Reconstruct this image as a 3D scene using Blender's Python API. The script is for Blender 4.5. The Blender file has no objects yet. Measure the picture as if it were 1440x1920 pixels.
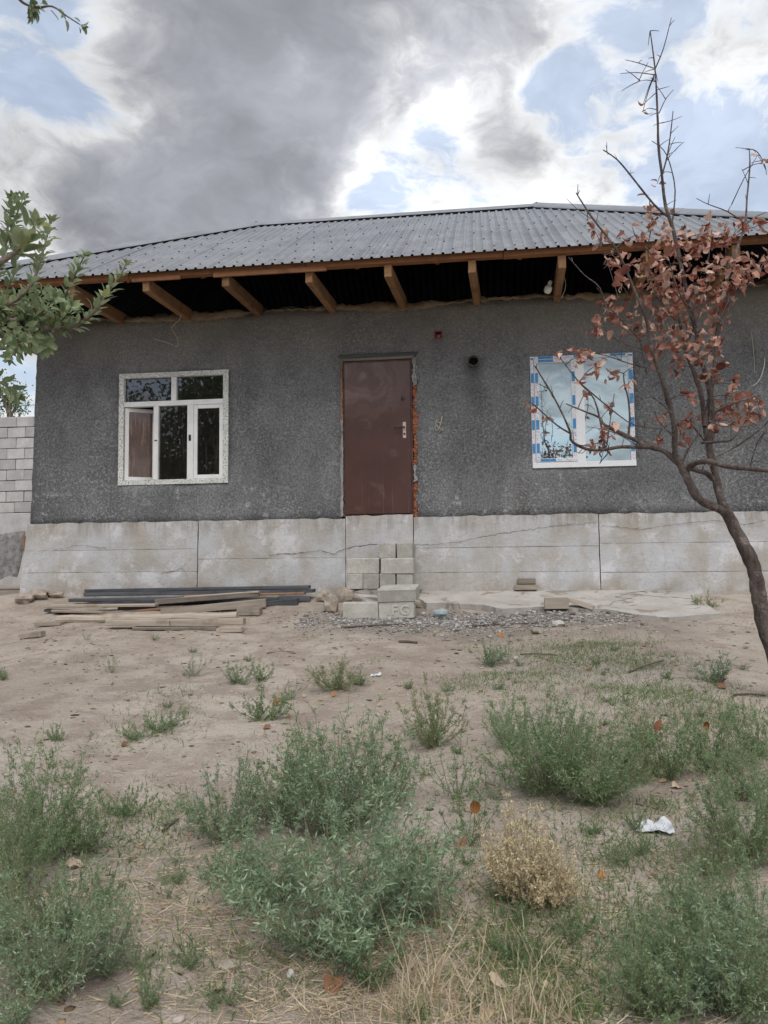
import bpy, bmesh, math, random
import numpy as np
from mathutils import Vector, Matrix, Quaternion

# ------------------------------------------------------------------ scene, camera, sky, sun, exposure
S = bpy.context.scene
C = bpy.context.collection
rad = math.radians
F_PX = 1443.0
PITCH, YAW, ROLL = rad(4.0), rad(-7.2), rad(-0.6)
CAM = np.array([0.0, -9.6, 0.36])
def cam_axes():
    cp, sp, cy, sy = math.cos(PITCH), math.sin(PITCH), math.cos(YAW), math.sin(YAW)
    fw = np.array([sy*cp, cy*cp, sp]); rt = np.array([cy, -sy, 0.0]); up = np.cross(rt, fw)
    c, s = math.cos(ROLL), math.sin(ROLL)
    return np.array([rt*c+up*s, -rt*s+up*c, fw])
AX = cam_axes()
cam_d = bpy.data.cameras.new('camera'); cam = bpy.data.objects.new('camera', cam_d); C.objects.link(cam)
cam_d.sensor_width = 36.0; cam_d.lens = F_PX/1920*36.0; cam_d.clip_start = 0.05; cam_d.clip_end = 1000
cam.matrix_world = Matrix(((AX[0][0], AX[1][0], -AX[2][0], CAM[0]), (AX[0][1], AX[1][1], -AX[2][1], CAM[1]),
                           (AX[0][2], AX[1][2], -AX[2][2], CAM[2]), (0, 0, 0, 1)))
cam_d.dof.use_dof = True; cam_d.dof.focus_distance = 8.5; cam_d.dof.aperture_fstop = 10.0
S.camera = cam
S.render.resolution_x, S.render.resolution_y = 768, 1024

SUN_EL, SUN_AZ = rad(57), rad(168)          # azimuth clockwise from +Y (house behind +Y)
sun_d = bpy.data.lights.new('sun', 'SUN'); sun_d.energy = 1.5; sun_d.angle = rad(44); sun_d.color = (1.0, 0.955, 0.90)
sun = bpy.data.objects.new('sun', sun_d); C.objects.link(sun)
sdir = Vector((math.sin(SUN_AZ)*math.cos(SUN_EL), math.cos(SUN_AZ)*math.cos(SUN_EL), math.sin(SUN_EL)))
sun.rotation_euler = sdir.to_track_quat('Z', 'Y').to_euler(); sun.location = (0, -20, 30)
S.view_settings.view_transform = 'Standard'; S.view_settings.look = 'None'
S.view_settings.gamma = 1.0; S.view_settings.use_curve_mapping = False
S.view_settings.exposure = 0.72

class G:
    """tiny node-graph helper"""
    def __init__(self, tree): self.t = tree; self.n = tree.nodes; self.l = tree.links
    def node(self, kind, **kw):
        nd = self.n.new(kind)
        for k, v in kw.items(): setattr(nd, k, v)
        return nd
    def put(self, sock, v):
        if isinstance(v, bpy.types.NodeSocket): self.l.new(v, sock)
        elif v is not None:
            try: sock.default_value = v
            except Exception:
                sock.default_value = (v[0], v[1], v[2], 1.0)
    def m(self, op, a, b=None, c=None, clamp=False):
        nd = self.node('ShaderNodeMath', operation=op, use_clamp=clamp)
        for s, v in zip(nd.inputs, (a, b, c)): self.put(s, v)
        return nd.outputs[0]
    def v(self, op, a, b=None, out=0):
        nd = self.node('ShaderNodeVectorMath', operation=op)
        for s, x in zip(nd.inputs, (a, b)): self.put(s, x)
        return nd.outputs['Value'] if op in ('DOT_PRODUCT', 'LENGTH') else nd.outputs[0]
    def scale(self, a, f):
        nd = self.node('ShaderNodeVectorMath', operation='SCALE'); self.put(nd.inputs[0], a); self.put(nd.inputs['Scale'], f); return nd.outputs[0]
    def noise(self, vec, scale, detail=4, rough=.55, dist=0.0, color=False):
        nd = self.node('ShaderNodeTexNoise'); self.put(nd.inputs['Vector'], vec); self.put(nd.inputs['Scale'], scale)
        nd.inputs['Detail'].default_value = detail; nd.inputs['Roughness'].default_value = rough; nd.inputs['Distortion'].default_value = dist
        return nd.outputs['Color' if color else 0]
    def voro(self, vec, scale, feature='F1', rnd=1.0, out='Distance'):
        nd = self.node('ShaderNodeTexVoronoi', feature=feature); self.put(nd.inputs['Vector'], vec); self.put(nd.inputs['Scale'], scale)
        nd.inputs['Randomness'].default_value = rnd
        return nd.outputs[out]
    def ss(self, x, a, b, lo=0.0, hi=1.0, kind='SMOOTHSTEP'):
        nd = self.node('ShaderNodeMapRange', interpolation_type=kind)
        self.put(nd.inputs[0], x); nd.inputs[1].default_value = a; nd.inputs[2].default_value = b; nd.inputs[3].default_value = lo; nd.inputs[4].default_value = hi
        return nd.outputs[0]
    def mix(self, f, a, b, mode='MIX'):
        nd = self.node('ShaderNodeMix', data_type='RGBA', blend_type=mode)
        self.put(nd.inputs[0], f); self.put(nd.inputs[6], a); self.put(nd.inputs[7], b); return nd.outputs[2]
    def ramp(self, f, stops, interp='LINEAR'):
        nd = self.node('ShaderNodeValToRGB'); self.put(nd.inputs[0], f); r = nd.color_ramp; r.interpolation = interp
        while len(r.elements) < len(stops): r.elements.new(0.5)
        for e, (p, c) in zip(r.elements, stops): e.position = p; e.color = (c[0], c[1], c[2], 1)
        return nd.outputs[0]
    def map(self, vec, sc=(1, 1, 1), loc=(0, 0, 0)):
        nd = self.node('ShaderNodeMapping'); self.put(nd.inputs[0], vec); nd.inputs['Scale'].default_value = sc; nd.inputs['Location'].default_value = loc
        return nd.outputs[0]
    def sep(self, vec):
        nd = self.node('ShaderNodeSeparateXYZ'); self.put(nd.inputs[0], vec); return nd.outputs
    def comb(self, x, y, z):
        nd = self.node('ShaderNodeCombineXYZ')
        for s, v in zip(nd.inputs, (x, y, z)): self.put(s, v)
        return nd.outputs[0]

def ray(px, py):
    return AX.T @ np.array([(px-720)/F_PX, -(py-960)/F_PX, 1.0])
def at(px, py, Y):
    d = ray(px, py); p = CAM + d*(Y-CAM[1])/d[1]
    return Vector(p)

# ---- sky: Nishita blue + drifting broken cloud, continuing all round
W = bpy.data.worlds.new('World'); S.world = W; W.use_nodes = True
W.cycles.sampling_method = 'MANUAL'; W.cycles.sample_map_resolution = 512
S.cycles.max_bounces = 5; S.cycles.diffuse_bounces = 2; S.cycles.glossy_bounces = 2; S.cycles.transparent_max_bounces = 8
g = G(W.node_tree); g.n.clear()
sky = g.node('ShaderNodeTexSky', sky_type='NISHITA'); sky.sun_disc = False
sky.sun_elevation = SUN_EL; sky.sun_rotation = SUN_AZ; sky.air_density = 1.3; sky.dust_density = 1.5
bg1 = g.node('ShaderNodeBackground'); g.put(bg1.inputs[0], sky.outputs[0]); bg1.inputs[1].default_value = 0.095
dirv = g.v('NORMALIZE', g.node('ShaderNodeTexCoord').outputs['Generated'])
dx, dy, dz = g.sep(dirv)
k = g.m('ADD', g.m('MAXIMUM', dz, 0.0), 0.35)
cp = g.comb(g.m('DIVIDE', dx, k), g.m('DIVIDE', dy, k), g.m('MULTIPLY', dz, 0.5))
warp = g.v('SUBTRACT', g.noise(cp, 3.5, 3, .6, color=True), (0.5, 0.5, 0.5))
cpw = g.v('ADD', cp, g.scale(warp, 0.22))
n1 = g.noise(cpw, 2.4, 8, .58)
n2 = g.noise(cpw, 10.0, 6, .66)
dens = g.m('ADD', g.m('MULTIPLY_ADD', g.m('SUBTRACT', n1, .5), 1.25, .5), g.m('MULTIPLY', g.m('SUBTRACT', n2, .5), 0.34))
BLOBS = [((330, 60), 45, .115), ((560, 190), 70, .10), ((270, 370), 80, .085), ((1000, 20), 200, .09), ((1075, 290), 300, .16), ((860, 90), 140, .09), ((880, 300), 160, .10),
         ((115, 235), 500, -.20), ((30, 120), 400, -.10), ((1330, 170), 55, -.13), ((1060, 170), 600, -.08), ((810, 245), 800, -.10), ((690, 345), 900, -.08), ((240, 210), 900, -.07),
         ((1395, 60), 600, .04), ((1390, 200), 900, .05), ((1430, 340), 300, -.12), ((620, 380), 300, .06)]
for (bx_, by_), kk, ww in BLOBS:
    dd = ray(bx_, by_); dd = dd/np.linalg.norm(dd)
    e = g.m('EXPONENT', g.m('MULTIPLY', g.m('SUBTRACT', g.v('DOT_PRODUCT', dirv, tuple(dd)), 1.0), float(kk)))
    dens = g.m('MULTIPLY_ADD', e, ww, dens)
tau = g.ss(dens, 0.445, 0.78, kind='LINEAR')
alpha = g.ss(tau, -0.20, 0.34, .34, 1.0)      # a thin veil of haze everywhere
ccol = g.ramp(tau, [(0.0, (.68, .74, .85)), (.16, (.76, .775, .79)), (.34, (.62, .625, .635)), (.56, (.43, .44, .468)), (.80, (.335, .346, .378)), (1.0, (.295, .306, .338))])
mott = g.ss(g.noise(cpw, 4.0, 5, .6), .3, .7, .74, 1.22)
ccol = g.mix(1.0, ccol, g.comb(mott, mott, mott), 'MULTIPLY')
gd = ray(860, 330); gd = gd/np.linalg.norm(gd)                   # the veiled sun brightens the cloud round it
glow = g.m('MULTIPLY_ADD', g.m('EXPONENT', g.m('MULTIPLY', g.m('SUBTRACT', g.v('DOT_PRODUCT', dirv, tuple(gd)), 1.0), 22.0)), .32, .92)
ccol = g.mix(1.0, ccol, g.comb(glow, glow, glow), 'MULTIPLY')
bg2 = g.node('ShaderNodeBackground'); g.put(bg2.inputs[0], ccol); bg2.inputs[1].default_value = 0.74
mx = g.node('ShaderNodeMixShader'); g.put(mx.inputs[0], alpha); g.l.new(bg1.outputs[0], mx.inputs[1]); g.l.new(bg2.outputs[0], mx.inputs[2])
out = g.node('ShaderNodeOutputWorld'); g.l.new(mx.outputs[0], out.inputs[0])

# ------------------------------------------------------------------ object helpers
def tag(o, label=None, cat=None, group=None, kind=None):
    if label: o['label'] = label
    if cat: o['category'] = cat
    if group: o['group'] = group
    if kind: o['kind'] = kind
    return o
def empty(name, loc=(0, 0, 0), parent=None):
    o = bpy.data.objects.new(name, None); C.objects.link(o); o.location = loc; o.empty_display_size = .1
    if parent: o.parent = parent
    return o
def link(name, me, mats=None, parent=None, loc=None, rot=None, scale=None):
    o = bpy.data.objects.new(name, me); C.objects.link(o)
    if mats is not None:
        if not isinstance(mats, (list, tuple)): mats = [mats]
        if len(me.materials) == 0:
            for m_ in mats: me.materials.append(m_)
    if loc is not None: o.location = loc
    if rot is not None: o.rotation_euler = rot
    if scale is not None: o.scale = scale
    if parent:
        o.parent = parent
    return o
def mesh_np(name, V, Fq, smooth=False, tone=None):
    """V (n,3) array, Fq (m,k) int array (all faces the same size)"""
    V = np.asarray(V, dtype=np.float32); Fq = np.asarray(Fq, dtype=np.int32)
    me = bpy.data.meshes.new(name); nf, kf = Fq.shape
    me.vertices.add(len(V)); me.vertices.foreach_set('co', V.ravel())
    me.loops.add(nf*kf); me.loops.foreach_set('vertex_index', Fq.ravel())
    me.polygons.add(nf); me.polygons.foreach_set('loop_start', np.arange(0, nf*kf, kf, dtype=np.int32))
    me.update(calc_edges=True)
    if smooth: me.polygons.foreach_set('use_smooth', np.ones(nf, dtype=bool))
    if tone is not None:
        at_ = me.attributes.new('tone', 'FLOAT', 'POINT'); at_.data.foreach_set('value', np.asarray(tone, dtype=np.float32))
    return me
def bm_mesh(name, bm, smooth=False):
    me = bpy.data.meshes.new(name); bm.to_mesh(me); bm.free()
    if smooth: me.polygons.foreach_set('use_smooth', np.ones(len(me.polygons), dtype=bool))
    return me
def box_mesh(name, sx, sy, sz, bev=.004, jit=0.0, rnd=None, cuts=0, seg=1):
    bm = bmesh.new(); bmesh.ops.create_cube(bm, size=1.0)
    bmesh.ops.scale(bm, vec=(sx, sy, sz), verts=bm.verts)
    if cuts:
        bmesh.ops.subdivide_edges(bm, edges=bm.edges[:], cuts=cuts, use_grid_fill=True)
    elif bev: bmesh.ops.bevel(bm, geom=bm.edges[:], offset=bev, segments=seg, affect='EDGES', clamp_overlap=True)
    if jit:
        rnd = rnd or random
        for v in bm.verts: v.co += Vector((rnd.uniform(-jit, jit), rnd.uniform(-jit, jit), rnd.uniform(-jit, jit)))
    return bm_mesh(name, bm)
def box(name, lo, hi, mat, parent=None, bev=.003, jit=0.0, rnd=None):
    c = [(a+b)/2 for a, b in zip(lo, hi)]; s = [abs(b-a) for a, b in zip(lo, hi)]
    return link(name, box_mesh(name, *s, bev=bev, jit=jit, rnd=rnd), mat, parent, loc=c)
class MB:
    """collects boxes / quads into one mesh"""
    def __init__(s): s.V = []; s.F = []
    def box(s, lo, hi):
        x0, y0, z0 = lo; x1, y1, z1 = hi; b = len(s.V)
        s.V += [(x0, y0, z0), (x1, y0, z0), (x1, y1, z0), (x0, y1, z0), (x0, y0, z1), (x1, y0, z1), (x1, y1, z1), (x0, y1, z1)]
        s.F += [tuple(b+i for i in f) for f in ((0, 3, 2, 1), (4, 5, 6, 7), (0, 1, 5, 4), (1, 2, 6, 5), (2, 3, 7, 6), (3, 0, 4, 7))]
    def quad(s, a, b, c, d):
        k = len(s.V); s.V += [tuple(a), tuple(b), tuple(c), tuple(d)]; s.F.append((k, k+1, k+2, k+3))
    def build(s, name, mat, parent=None, bev=0.0, **kw):
        me = bpy.data.meshes.new(name); me.from_pydata([tuple(v) for v in s.V], [], s.F); me.update()
        if bev:
            bm = bmesh.new(); bm.from_mesh(me); bmesh.ops.bevel(bm, geom=bm.edges[:], offset=bev, segments=1, affect='EDGES', clamp_overlap=True); bm.to_mesh(me); bm.free()
        return link(name, me, mat, parent, **kw)
def tube_arrays(pts, radii, sides=6):
    """swept tube; returns V,F arrays (quads, capped by collapsing the ends)"""
    P = np.array([tuple(p) for p in pts], dtype=float); n = len(P); r = np.array(radii, dtype=float)
    T = np.gradient(P, axis=0); T /= np.linalg.norm(T, axis=1)[:, None]+1e-9
    ref = np.array([0.31, 0.87, 0.37]); V = []
    a = np.cross(T, ref); a /= np.linalg.norm(a, axis=1)[:, None]+1e-9; b = np.cross(T, a)
    th = np.arange(sides)*2*math.pi/sides
    V = P[:, None, :] + r[:, None, None]*(np.cos(th)[None, :, None]*a[:, None, :] + np.sin(th)[None, :, None]*b[:, None, :])
    V = V.reshape(-1, 3); Fq = []
    i = np.arange(n-1)[:, None]*sides; j = np.arange(sides)[None, :]; j2 = (j+1) % sides
    Fq = np.stack([i+j, i+j2, i+sides+j2, i+sides+j], axis=-1).reshape(-1, 4)
    return V, Fq
def smooth_path(pts, n=6):
    P = [Vector(p) for p in pts]
    if len(P) < 3: return P
    o = []
    for i in range(len(P)-1):
        p0 = P[max(i-1, 0)]; p1 = P[i]; p2 = P[i+1]; p3 = P[min(i+2, len(P)-1)]
        for k_ in range(n):
            t = k_/n
            o.append(.5*((2*p1)+(p2-p0)*t+(2*p0-5*p1+4*p2-p3)*t*t+(3*p1-p0-3*p2+p3)*t**3))
    o.append(P[-1]); return o
def tube(name, pts, r, mat, parent=None, sides=6, n=5, tag_=None):
    P = smooth_path(pts, n) if n > 1 else [Vector(p) for p in pts]
    rr = np.linspace(r[0], r[1], len(P)) if isinstance(r, tuple) else np.full(len(P), r)
    V, Fq = tube_arrays(P, rr, sides)
    return link(name, mesh_np(name, V, Fq, True), mat, parent)
def merge(parts):
    Vs, Fs, k_ = [], [], 0
    for V, Fq in parts: Vs.append(V); Fs.append(Fq+k_); k_ += len(V)
    return np.concatenate(Vs), np.concatenate(Fs)
def lathe_mesh(name, prof, seg=16, axis='z'):
    V = []; 
    for r, z in prof:
        for i in range(seg):
            a = 2*math.pi*i/seg; V.append((r*math.cos(a), r*math.sin(a), z))
    Fq = []
    for j in range(len(prof)-1):
        for i in range(seg):
            i2 = (i+1) % seg; Fq.append((j*seg+i, j*seg+i2, (j+1)*seg+i2, (j+1)*seg+i))
    return mesh_np(name, V, Fq, True)

# ------------------------------------------------------------------ materials
MATS = {}
def mat(name, fn):
    m_ = bpy.data.materials.new(name); m_.use_nodes = True; gg = G(m_.node_tree); gg.n.clear()
    o = gg.node('ShaderNodeOutputMaterial'); b = gg.node('ShaderNodeBsdfPrincipled'); gg.l.new(b.outputs[0], o.inputs[0])
    gg.out = o; gg.b = b; gg.obj = gg.node('ShaderNodeTexCoord').outputs['Object']
    geo = gg.node('ShaderNodeNewGeometry'); gg.pos = geo.outputs['Position']; gg.rnd = gg.node('ShaderNodeObjectInfo').outputs['Random']
    fn(gg); MATS[name] = m_; return m_
def setp(gg, color=None, rough=None, metal=None, spec=None, bump=None, bd=.02, bs=1.0):
    if color is not None: gg.put(gg.b.inputs['Base Color'], color)
    if rough is not None: gg.put(gg.b.inputs['Roughness'], rough)
    if metal is not None: gg.put(gg.b.inputs['Metallic'], metal)
    if spec is not None: gg.put(gg.b.inputs['Specular IOR Level'], spec)
    if bump is not None:
        bn = gg.node('ShaderNodeBump'); gg.put(bn.inputs['Height'], bump); bn.inputs['Distance'].default_value = bd; bn.inputs['Strength'].default_value = bs
        gg.l.new(bn.outputs[0], gg.b.inputs['Normal'])

def m_stucco(q):
    p = q.pos; x, y, z = q.sep(p)
    wv = q.v('ADD', p, q.scale(q.v('SUBTRACT', q.noise(p, 22, 2, .5, color=True), (.5, .5, .5)), .05))
    sp = q.noise(wv, 62, 3, .6)                    # spatter relief
    fl = q.m('SUBTRACT', 1.0, q.m('ABSOLUTE', q.m('MULTIPLY', q.m('SUBTRACT', q.noise(wv, 66, 2, .5), .5), 7.0)), clamp=True)   # thin squiggles
    gate = q.ss(q.noise(p, 30, 2, .6), .48, .64)
    patch = q.ss(q.noise(p, 1.1, 3, .6), .38, .66)
    low = q.ss(z, .9, 3.2, 1.0, .50)
    f1 = q.m('MULTIPLY', q.m('MULTIPLY', fl, gate), q.m('MULTIPLY', low, q.m('ADD', .35, q.m('MULTIPLY', patch, .75))), clamp=True)
    base = q.mix(q.ss(q.noise(p, .8, 4, .6), .34, .66), (.168, .171, .175), (.276, .280, .286))
    base = q.mix(q.ss(q.noise(q.map(p, (1, 1, .55)), 2.6, 3, .55), .46, .66, 0, .45), base, (.142, .146, .152))
    base = q.mix(q.ss(sp, .36, .64, 0, 1), q.mix(1.0, base, (.50, .50, .51), 'MULTIPLY'), base)
    moss = q.m('MULTIPLY', q.ss(z, 2.7, 3.75), q.ss(q.noise(p, 1.6, 4, .6), .3, .6, .35, .9))
    base = q.mix(q.m('MULTIPLY', moss, .85), base, (.205, .188, .155))
    lime = q.m('MULTIPLY', q.ss(q.noise(p, 8.5, 5, .7), .54, .68), q.m('MULTIPLY', q.ss(z, .95, 2.2, 1.0, 0.10), q.ss(q.noise(p, .9, 2, .5), .42, .62)))
    base = q.mix(q.m('MULTIPLY', lime, .8), base, (.56, .57, .62))
    # soot below the stove pipe, damp streak by right window
    sx = q.m('ABSOLUTE', q.m('SUBTRACT', x, -0.05)); soot = q.m('MULTIPLY', q.ss(sx, .03, .20, .40, 0), q.m('MULTIPLY', q.ss(z, 1.5, 2.7), q.ss(z, 2.95, 3.0, 1, 0)))
    base = q.mix(soot, base, (.05, .047, .045))
    dx_ = q.m('ABSOLUTE', q.m('SUBTRACT', x, .52)); dmp = q.m('MULTIPLY', q.ss(dx_, .02, .16, .6, 0), q.ss(z, 1.0, 1.7, .9, .0))
    base = q.mix(dmp, base, (.09, .083, .075))
    col = q.mix(q.m('MULTIPLY', f1, .55), base, (.53, .54, .56))
    setp(q, col, .95, spec=.2, bump=sp, bd=.012, bs=.9)
mat('stucco', m_stucco)

def m_plinth(q):
    p = q.pos; x, y, z = q.sep(p)
    st = q.noise(q.map(p, (7, 7, .7)), 1.0, 5, .6)
    b = q.mix(q.ss(q.noise(p, 1.5, 6, .7), .36, .62), (.405, .378, .345), (.495, .503, .520))
    b = q.mix(q.ss(st, .50, .72, 0, .5), b, (.38, .335, .285))
    b = q.mix(q.m('MULTIPLY', q.ss(q.noise(p, 2.2, 5, .7), .52, .64), .6), b, (.66, .66, .69))
    drip = q.m('MULTIPLY', q.ss(z, .66, .96), q.ss(q.noise(q.map(p, (9, 9, 1.6)), 1.0, 5, .7), .42, .62))
    b = q.mix(q.m('MULTIPLY', drip, .6), b, (.235, .205, .17))
    damp = q.m('MULTIPLY', q.ss(z, .02, .28, 1, 0), q.ss(q.noise(p, 2.6, 5, .65), .40, .62))
    b = q.mix(q.m('MULTIPLY', damp, .8), b, (.30, .25, .195))
    b = q.mix(q.ss(q.noise(p, 34, 4, .7), .55, .68, 0, .5), b, (.31, .285, .26))
    pits = q.ss(q.voro(p, 16), .0, .10, 1, 0); pits = q.m('MULTIPLY', pits, q.ss(q.noise(p, 5, 2, .5), .55, .62))
    b = q.mix(q.m('MULTIPLY', pits, .85), b, (.13, .115, .10))
    setp(q, b, .92, spec=.25, bump=q.m('SUBTRACT', q.m('ADD', q.noise(p, 30, 5, .65), q.m('MULTIPLY', q.noise(p, 4, 4, .6), 1.5)), pits), bd=.012, bs=.6)
mat('plinth', m_plinth)
def m_cblock(q):
    p = q.v('ADD', q.obj, q.scale(q.comb(q.rnd, q.rnd, q.rnd), 20.0))
    b = q.mix(q.ss(q.noise(p, 6, 5, .65), .35, .65), (.40, .385, .345), (.52, .505, .465))
    b = q.mix(q.ss(q.noise(p, 90, 2, .5), .58, .68, 0, .75), b, (.22, .21, .19))
    t = q.ss(q.rnd, 0, 1, .82, 1.08); b = q.mix(1.0, b, q.comb(t, t, t), 'MULTIPLY')
    setp(q, b, .95, spec=.2, bump=q.noise(p, 85, 3, .6), bd=.008, bs=.8)
mat('concrete_block', m_cblock)
def m_wallblock(q):
    p = q.v('ADD', q.obj, q.scale(q.comb(q.rnd, q.rnd, q.rnd), 20.0))
    b = q.mix(q.ss(q.noise(p, 4, 5, .65), .35, .65), (.40, .395, .39), (.50, .495, .49))
    t = q.ss(q.rnd, 0, 1, .85, 1.1); b = q.mix(1.0, b, q.comb(t, t, t), 'MULTIPLY')
    setp(q, b, .95, spec=.2, bump=q.noise(p, 50, 3, .6), bd=.01, bs=.6)
mat('wall_block', m_wallblock)
def m_mortar(q):
    b = q.mix(q.ss(q.noise(q.pos, 7, 5, .65), .35, .65), (.27, .265, .26), (.38, .375, .37))
    setp(q, b, .95, spec=.2, bump=q.noise(q.pos, 35, 4, .6), bd=.01, bs=.7)
mat('mortar', m_mortar)
def m_apron(q):
    p = q.pos
    b = q.mix(q.ss(q.noise(p, 2.2, 6, .65), .32, .68), (.36, .338, .31), (.47, .448, .42))
    mud = q.ss(q.noise(p, 3.2, 5, .65, .4), .555, .60)
    b = q.mix(q.m('MULTIPLY', mud, .65), b, (.20, .155, .12))
    b = q.mix(q.ss(q.noise(p, 60, 3, .6), .58, .7, 0, .5), b, (.28, .25, .22))
    setp(q, b, .95, spec=.2, bump=q.noise(p, 30, 5, .65), bd=.015, bs=.6)
mat('apron', m_apron)
def m_soil(q):
    p = q.pos; x, y, z = q.sep(p)
    a = q.noise(p, .55, 6, .62); b_ = q.noise(p, 3.2, 6, .65); c_ = q.noise(p, 26, 5, .7)
    col = q.mix(q.ss(a, .35, .65), (.390, .330, .272), (.492, .432, .372))
    col = q.mix(q.ss(b_, .44, .62, 0, .7), col, (.300, .242, .202))
    col = q.mix(q.ss(c_, .55, .70, 0, .55), col, (.60, .545, .50))
    col = q.mix(q.ss(q.noise(p, 70, 3, .6), .56, .70, 0, .6), col, (.25, .205, .175))
    grv = q.m('MULTIPLY', q.ss(q.m('ABSOLUTE', q.m('SUBTRACT', x, .1)), 1.2, 2.6, 1, 0), q.m('MULTIPLY', q.ss(y, -2.6, -1.9), q.ss(q.noise(p, 2.4, 5, .65), .34, .56)))
    col = q.mix(q.m('MULTIPLY', grv, .75), col, (.262, .232, .205))
    near = q.m('MULTIPLY', q.ss(y, -7.0, -5.0, 1, 0), q.ss(q.noise(p, 1.7, 5, .65), .42, .60))
    col = q.mix(q.m('MULTIPLY', near, .6), col, (.285, .235, .200))
    h = q.m('ADD', q.m('MULTIPLY', q.noise(p, 7, 6, .68), 1.5), q.m('MULTIPLY', q.noise(p, 48, 4, .7), .5))
    cl = q.ss(q.voro(p, 30), 0, .25, 1, 0); cl = q.m('MULTIPLY', cl, q.ss(q.noise(p, 11, 2, .5), .55, .6))
    setp(q, col, .97, spec=.12, bump=q.m('ADD', h, q.m('MULTIPLY', cl, .5)), bd=.06, bs=.75)
mat('soil', m_soil)
def m_mud(q):
    b = q.mix(q.ss(q.noise(q.pos, 5, 5, .65), .35, .65), (.17, .13, .085), (.28, .22, .15))
    setp(q, b, .97, spec=.1, bump=q.noise(q.pos, 28, 5, .65), bd=.03, bs=.9)
mat('mud', m_mud)
def wood(name, c1, c2, dark, rough=.8, sc=1.0, gl=.3):
    def f(q):
        p = q.v('ADD', q.obj, q.scale(q.comb(q.rnd, q.rnd, q.rnd), 30.0))
        gr = q.noise(q.map(p, (2.0*sc, 45*sc, 45*sc)), 1.0, 5, .65, .3)
        b = q.mix(q.ss(gr, .32, .68), c1, c2)
        b = q.mix(q.ss(q.noise(p, 5, 4, .6), .5, .72, 0, .7), b, dark)
        t = q.ss(q.rnd, 0, 1, .78, 1.12); b = q.mix(1.0, b, q.comb(t, t, t), 'MULTIPLY')
        setp(q, b, rough, spec=gl, bump=gr, bd=.006, bs=.6)
    mat(name, f)
wood('joist_wood', (.20, .108, .052), (.285, .165, .083), (.12, .064, .032), .8)
wood('eave_wood', (.19, .082, .036), (.27, .125, .056), (.12, .052, .026), .8)
wood('pale_wood', (.315, .268, .220), (.43, .375, .315), (.20, .165, .13), .9, gl=.1)
wood('grey_wood', (.20, .172, .145), (.30, .262, .225), (.125, .105, .088), .9, gl=.1)
wood('brown_wood', (.25, .15, .095), (.34, .215, .145), (.15, .09, .06), .9, gl=.1)
wood('dark_wood', (.060, .064, .074), (.105, .110, .122), (.04, .04, .046), .75, gl=.3)
def m_roof(q):
    p = q.pos
    b = q.mix(q.ss(q.noise(p, 1.6, 5, .65), .35, .65), (.195, .208, .230), (.252, .265, .288))
    b = q.mix(q.ss(q.noise(p, 22, 4, .65), .56, .70, 0, .35), b, (.42, .42, .42))
    b = q.mix(q.ss(q.noise(q.map(p, (14, 1.2, 1.2)), 1.0, 4, .6), .58, .78, 0, .2), b, (.17, .175, .19))
    setp(q, b, q.ss(q.noise(p, 6, 4, .6), .3, .7, .55, .75), metal=.15, spec=.4, bump=q.noise(p, 5, 3, .5), bd=.01, bs=.15)
mat('roof_metal', m_roof)
mat('roof_under_shade', lambda q: setp(q, q.mix(q.ss(q.noise(q.pos, 3, 4, .6), .4, .6), (.010, .0125, .015), (.017, .020, .024)), .95, spec=.03))  # near-black, so the shade of the open attic is put into the colour
mat('screw', lambda q: setp(q, (.03, .03, .035), .5, metal=.5))
def m_door(q):
    p = q.pos; x, y, z = q.sep(p)
    st = q.noise(q.map(p, (26, 26, .9)), 1.0, 5, .65)
    b = q.mix(q.ss(q.noise(p, 2.0, 4, .6), .35, .65), (.060, .0225, .0175), (.080, .031, .024))
    # wiped dust: broad smeared arcs on the upper half
    cx_ = q.m('SUBTRACT', x, -1.45); cz_ = q.m('SUBTRACT', z, 2.78)
    rr = q.m('ADD', q.m('SQRT', q.m('ADD', q.m('MULTIPLY', cx_, cx_), q.m('MULTIPLY', cz_, cz_))), q.m('MULTIPLY', q.noise(p, 2.5, 3, .6), .55))
    arc = q.noise(q.comb(q.m('MULTIPLY', rr, 6.0), q.m('MULTIPLY', x, .7), q.m('MULTIPLY', z, .7)), 1.0, 5, .6)
    dust = q.m('MULTIPLY', q.ss(arc, .40, .66), q.m('MULTIPLY', q.ss(rr, .35, 1.0, 1, 0), .30))
    dust = q.m('ADD', dust, q.m('MULTIPLY', q.ss(z, 2.2, 3.0), .16))
    dust = q.m('ADD', dust, q.m('MULTIPLY', q.ss(q.noise(q.map(p, (70, 70, .45)), 1.0, 3, .6), .62, .76), q.ss(z, 1.05, 1.9, .42, 0)))
    dust = q.m('ADD', dust, q.m('MULTIPLY', q.ss(q.noise(p, 3.4, 5, .7), .56, .70), .13))
    b = q.mix(dust, b, (.36, .29, .275))
    setp(q, b, q.m('ADD', .36, q.m('MULTIPLY', dust, .5)), spec=.5, bump=q.m('ADD', q.noise(p, 90, 2, .5), q.m('MULTIPLY', st, .3)), bd=.002, bs=.25)
mat('door_steel', m_door)
mat('door_frame', lambda q: setp(q, q.mix(q.ss(q.noise(q.pos, 8, 5, .65), .45, .65), (.060, .024, .020), (.12, .07, .055)), .5))
mat('steel', lambda q: setp(q, q.mix(q.ss(q.noise(q.pos, 30, 3, .6), .4, .6), (.50, .40, .34), (.62, .52, .46)), .38, metal=.8))
mat('dark_metal', lambda q: setp(q, q.mix(q.ss(q.noise(q.pos, 20, 3, .6), .4, .6), (.05, .04, .035), (.09, .07, .06)), .45, metal=.6))
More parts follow.
